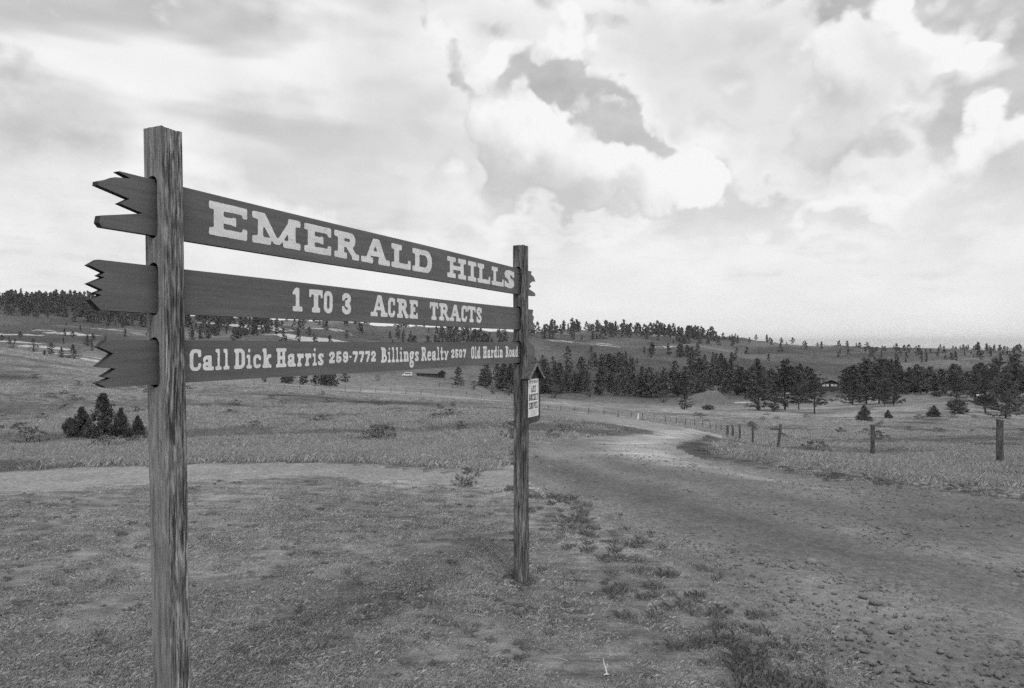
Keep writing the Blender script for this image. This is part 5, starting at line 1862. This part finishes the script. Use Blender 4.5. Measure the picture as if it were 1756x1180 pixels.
# ------------------------------------------------------------------ far buildings
def gabled(name, label, pos, rotz, w, ln, wall_h, rise, over, wall_mat, roof_mat, windows, door, deck=False):
    """gable end faces local -Y; length runs along +Y"""
    e = thing(name, label, 'house' if windows else 'shed', pos, rotz)
    out = [(-w / 2, -.4), (w / 2, -.4), (w / 2, wall_h), (0, wall_h + rise), (-w / 2, wall_h)]
    link_obj('wall', prism_mesh('wall', out, 0, ln, wall_mat), e)
    an = math.atan2(rise, w / 2)
    sl_ = math.hypot(w / 2, rise) + over
    for sx in (-1, 1):
        bm = bmesh.new()
        bm_box(bm, (0, -over * 1.1, 0.02), (sl_, ln + over, .20))
        q = link_obj('roof', bm_done('roof', bm, roof_mat), e, (0, 0, wall_h + rise + .02))
        q.rotation_euler = (0, an, 0) if sx > 0 else (0, math.pi - an, 0)
        if sx < 0:
            q.location.z += .2
    for (x0, x1, z0, z1) in windows:
        bm = bmesh.new()
        bm_box(bm, (x0 - .08, -.06, z0 - .08), (x1 + .08, -.01, z1 + .08))
        f = link_obj('window', bm_done('window', bm, M['house']), e)
        bm = bmesh.new()
        bm_box(bm, (x0, -.09, z0), (x1, -.065, z1))
        link_obj('pane', bm_done('pane', bm, M['pane']), f)
    if door:
        bm = bmesh.new()
        bm_box(bm, (door[0], -.07, 0), (door[1], -.01, door[2]))
        link_obj('door', bm_done('door', bm, M['rubber']), e)
    if deck:
        bm = bmesh.new()
        bm_box(bm, (-w / 2 - .5, -2.4, -.6), (w / 2 + .5, -.12, .12))
        link_obj('deck', bm_done('deck', bm, M['house']), e)
        for x in (-w / 2, -w / 6, w / 6, w / 2):
            bm = bmesh.new()
            bm_box(bm, (x - .07, -2.3, .13), (x + .07, -2.16, 1.0))
            link_obj('railing_post', bm_done('railing_post', bm, M['house']), e)
        bm = bmesh.new()
        bm_box(bm, (-w / 2 - .3, -2.32, 1.01), (w / 2 + .3, -2.2, 1.1))
        link_obj('railing', bm_done('railing', bm, M['house']), e)
    return e


gabled('gabled_house', 'small dark house with wide gable and row of pale windows among the pines', at(1423, 330, 1.0), math.radians(6), 9.0, 9, 2.5, 1.5, .9, M['house'], M['roof'],
       [(-3.9, -2.3, .9, 2.1), (-1.9, -.5, .9, 2.1), (.6, 1.9, .9, 2.1), (2.3, 3.8, .9, 2.1)], (-.3, .45, 2.0), True)
gabled('long_barn', 'long low barn with dark open gable under the planks left of the far post', at(756, 338, .2), math.radians(52), 6.0, 14, 2.0, 1.5, .6, M['house'], M['roof'], [], (-1.8, 1.8, 2.0))
gabled('field_shed', 'dark shed with a pale roof edge among the pines at far right', at(1693, 176, .3), math.radians(-30), 3.6, 3.2, 1.7, .45, .35, M['house'], M['trim'], [], (-.5, .5, 1.5))

# pale boulder on the crest
thing('boulder', 'pale flat boulder on the crest right of the dense pine clump', 'rock', at(1563, 238, .15), .3, None, stones[2], (1.5, 1.0, .55)).data.materials[0]

# rail panel and thin pole by the barn
p = at(765, 242)
e = thing('rail_fence', 'short two-rail wooden fence below the barn beside the pale pine', 'fence', p, math.radians(4))
for x in (-2.4, 2.2):
    bm = bmesh.new()
    bm_box(bm, (x - .1, -.1, -.3), (x + .1, .1, 1.75))
    link_obj('post', bm_done('post', bm, M['fence'], .01), e)
for z in (.85, 1.45):
    bm = bmesh.new()
    bm_box(bm, (-2.6, -.19, z), (2.4, -.105, z + .16))
    link_obj('rail', bm_done('rail', bm, M['fence'], .01), e)
v, f = tube([(0, 0, -.5), (0.02, 0, 3), (0, 0, 6.4)], [.11, .1, .08], 8)
e = thing('utility_pole', 'thin bare pole standing right of the barn', 'pole', at(763, 322), 0)
link_obj('pole', mesh_from('pole', v, f, M['fence'], True), e)
bm = bmesh.new()
bm_box(bm, (-.6, -.14, 5.7), (.6, -.09, 5.82))
link_obj('crossarm', bm_done('crossarm', bm, M['fence']), e)

# white van parked on the field
def van(pos, rotz):
    e = thing('parked_van', 'white van parked on the field under the lowest plank', 'van', pos, rotz)
    L_, Wd = 4.5, 1.75
    prof = [(-2.25, .45), (-2.25, 1.0), (-2.1, 1.15), (-1.35, 1.25), (-.95, 1.9), (-.8, 1.98), (2.15, 1.98), (2.25, 1.85), (2.25, .45)]
    me = prism_mesh('body', prof, -Wd / 2, Wd / 2, M['white'])
    body = link_obj('body', me, e)
    for x0, x1 in ((-.75, .1), (.2, 1.1), (1.2, 2.1)):
        bm = bmesh.new()
        bm_box(bm, (x0, -Wd / 2 - .02, 1.25), (x1, -Wd / 2 + .03, 1.78))
        link_obj('window', bm_done('window', bm, M['glass']), e)
    bm = bmesh.new()
    bm_box(bm, (-1.32, -.75, 1.3), (-.98, .75, 1.84))
    for v_ in bm.verts:
        v_.co.x += (v_.co.z - 1.3) * .62 - .05
    link_obj('windscreen', bm_done('windscreen', bm, M['glass']), e)
    for x in (-1.4, 1.4):
        for y in (-Wd / 2 + .05, Wd / 2 - .05):
            v_, f_ = tube([(x, y - .1, .33), (x, y + .1, .33)], [.33, .33], 14)
            f_ = f_ + [tuple(range(14))[::-1], tuple(range(14, 28))]
            wh = link_obj('wheel', mesh_from('wheel', v_, f_, M['rubber']), e)
            v_, f_ = tube([(x, y - .115, .33), (x, y + .115, .33)], [.18, .18], 12)
            f_ = f_ + [tuple(range(12))[::-1], tuple(range(12, 24))]
            link_obj('rim', mesh_from('rim', v_, f_, M['trim']), wh)
    for y in (-.65, .65):
        bm = bmesh.new()
        bm_box(bm, (-2.28, y - .1, .75), (-2.24, y + .1, .92))
        link_obj('headlight', bm_done('headlight', bm, M['pane']), e)
    return e


van(at(698, 322, .0), math.radians(-14))

# bleached forked twig in the foreground turf
X_, Y_ = hit(1041, 1160)
a, b = tube([(0, 0, 0), (-.004, .01, .03), (-.012, .02, .062), (-.014, .022, .085)], [.0045, .004, .003, .0015], 6), tube([(-.004, .01, .03), (.006, .01, .05), (.004, .012, .064)], [.003, .0025, .001], 6)
c = tube([(-.022, -.006, .004), (-.008, -.004, .008), (.004, 0, .002), (.014, -.004, .006)], [.003, .004, .0045, .002], 6)
tv, tf = join([a, b, c])
M['bleached'] = mat_simple('bleached_wood', .6, .75, 40)
thing('forked_twig', 'small bleached forked twig standing in the foreground turf', 'twig', (X_, Y_, gz(X_, Y_) + .003), .2, None, mesh_from('forked_twig', tv, tf, M['bleached'], True))

# ------------------------------------------------------------------ thin summer haze: one closed box of even air round the whole land
zmin = min(float(v.co.z) for v in OBJ['ground'].data.vertices)
bm = bmesh.new()
bm_box(bm, (-27000, -27000, zmin - 1.0), (27000, 27000, 150.0))
hm = bpy.data.materials.new('haze_air')
hm.use_nodes = True
hm.node_tree.nodes.clear()
HN = NT(hm.node_tree)
pv = HN.n('ShaderNodeVolumePrincipled')
pv.inputs['Color'].default_value = (.92, .92, .92, 1)
pv.inputs['Density'].default_value = 5.0e-5
pv.inputs['Anisotropy'].default_value = 0.2
ho = HN.n('ShaderNodeOutputMaterial')
HN.link(pv.outputs[0], ho.inputs['Volume'])
o = link_obj('haze', bm_done('haze', bm, hm))
o['kind'] = 'stuff'
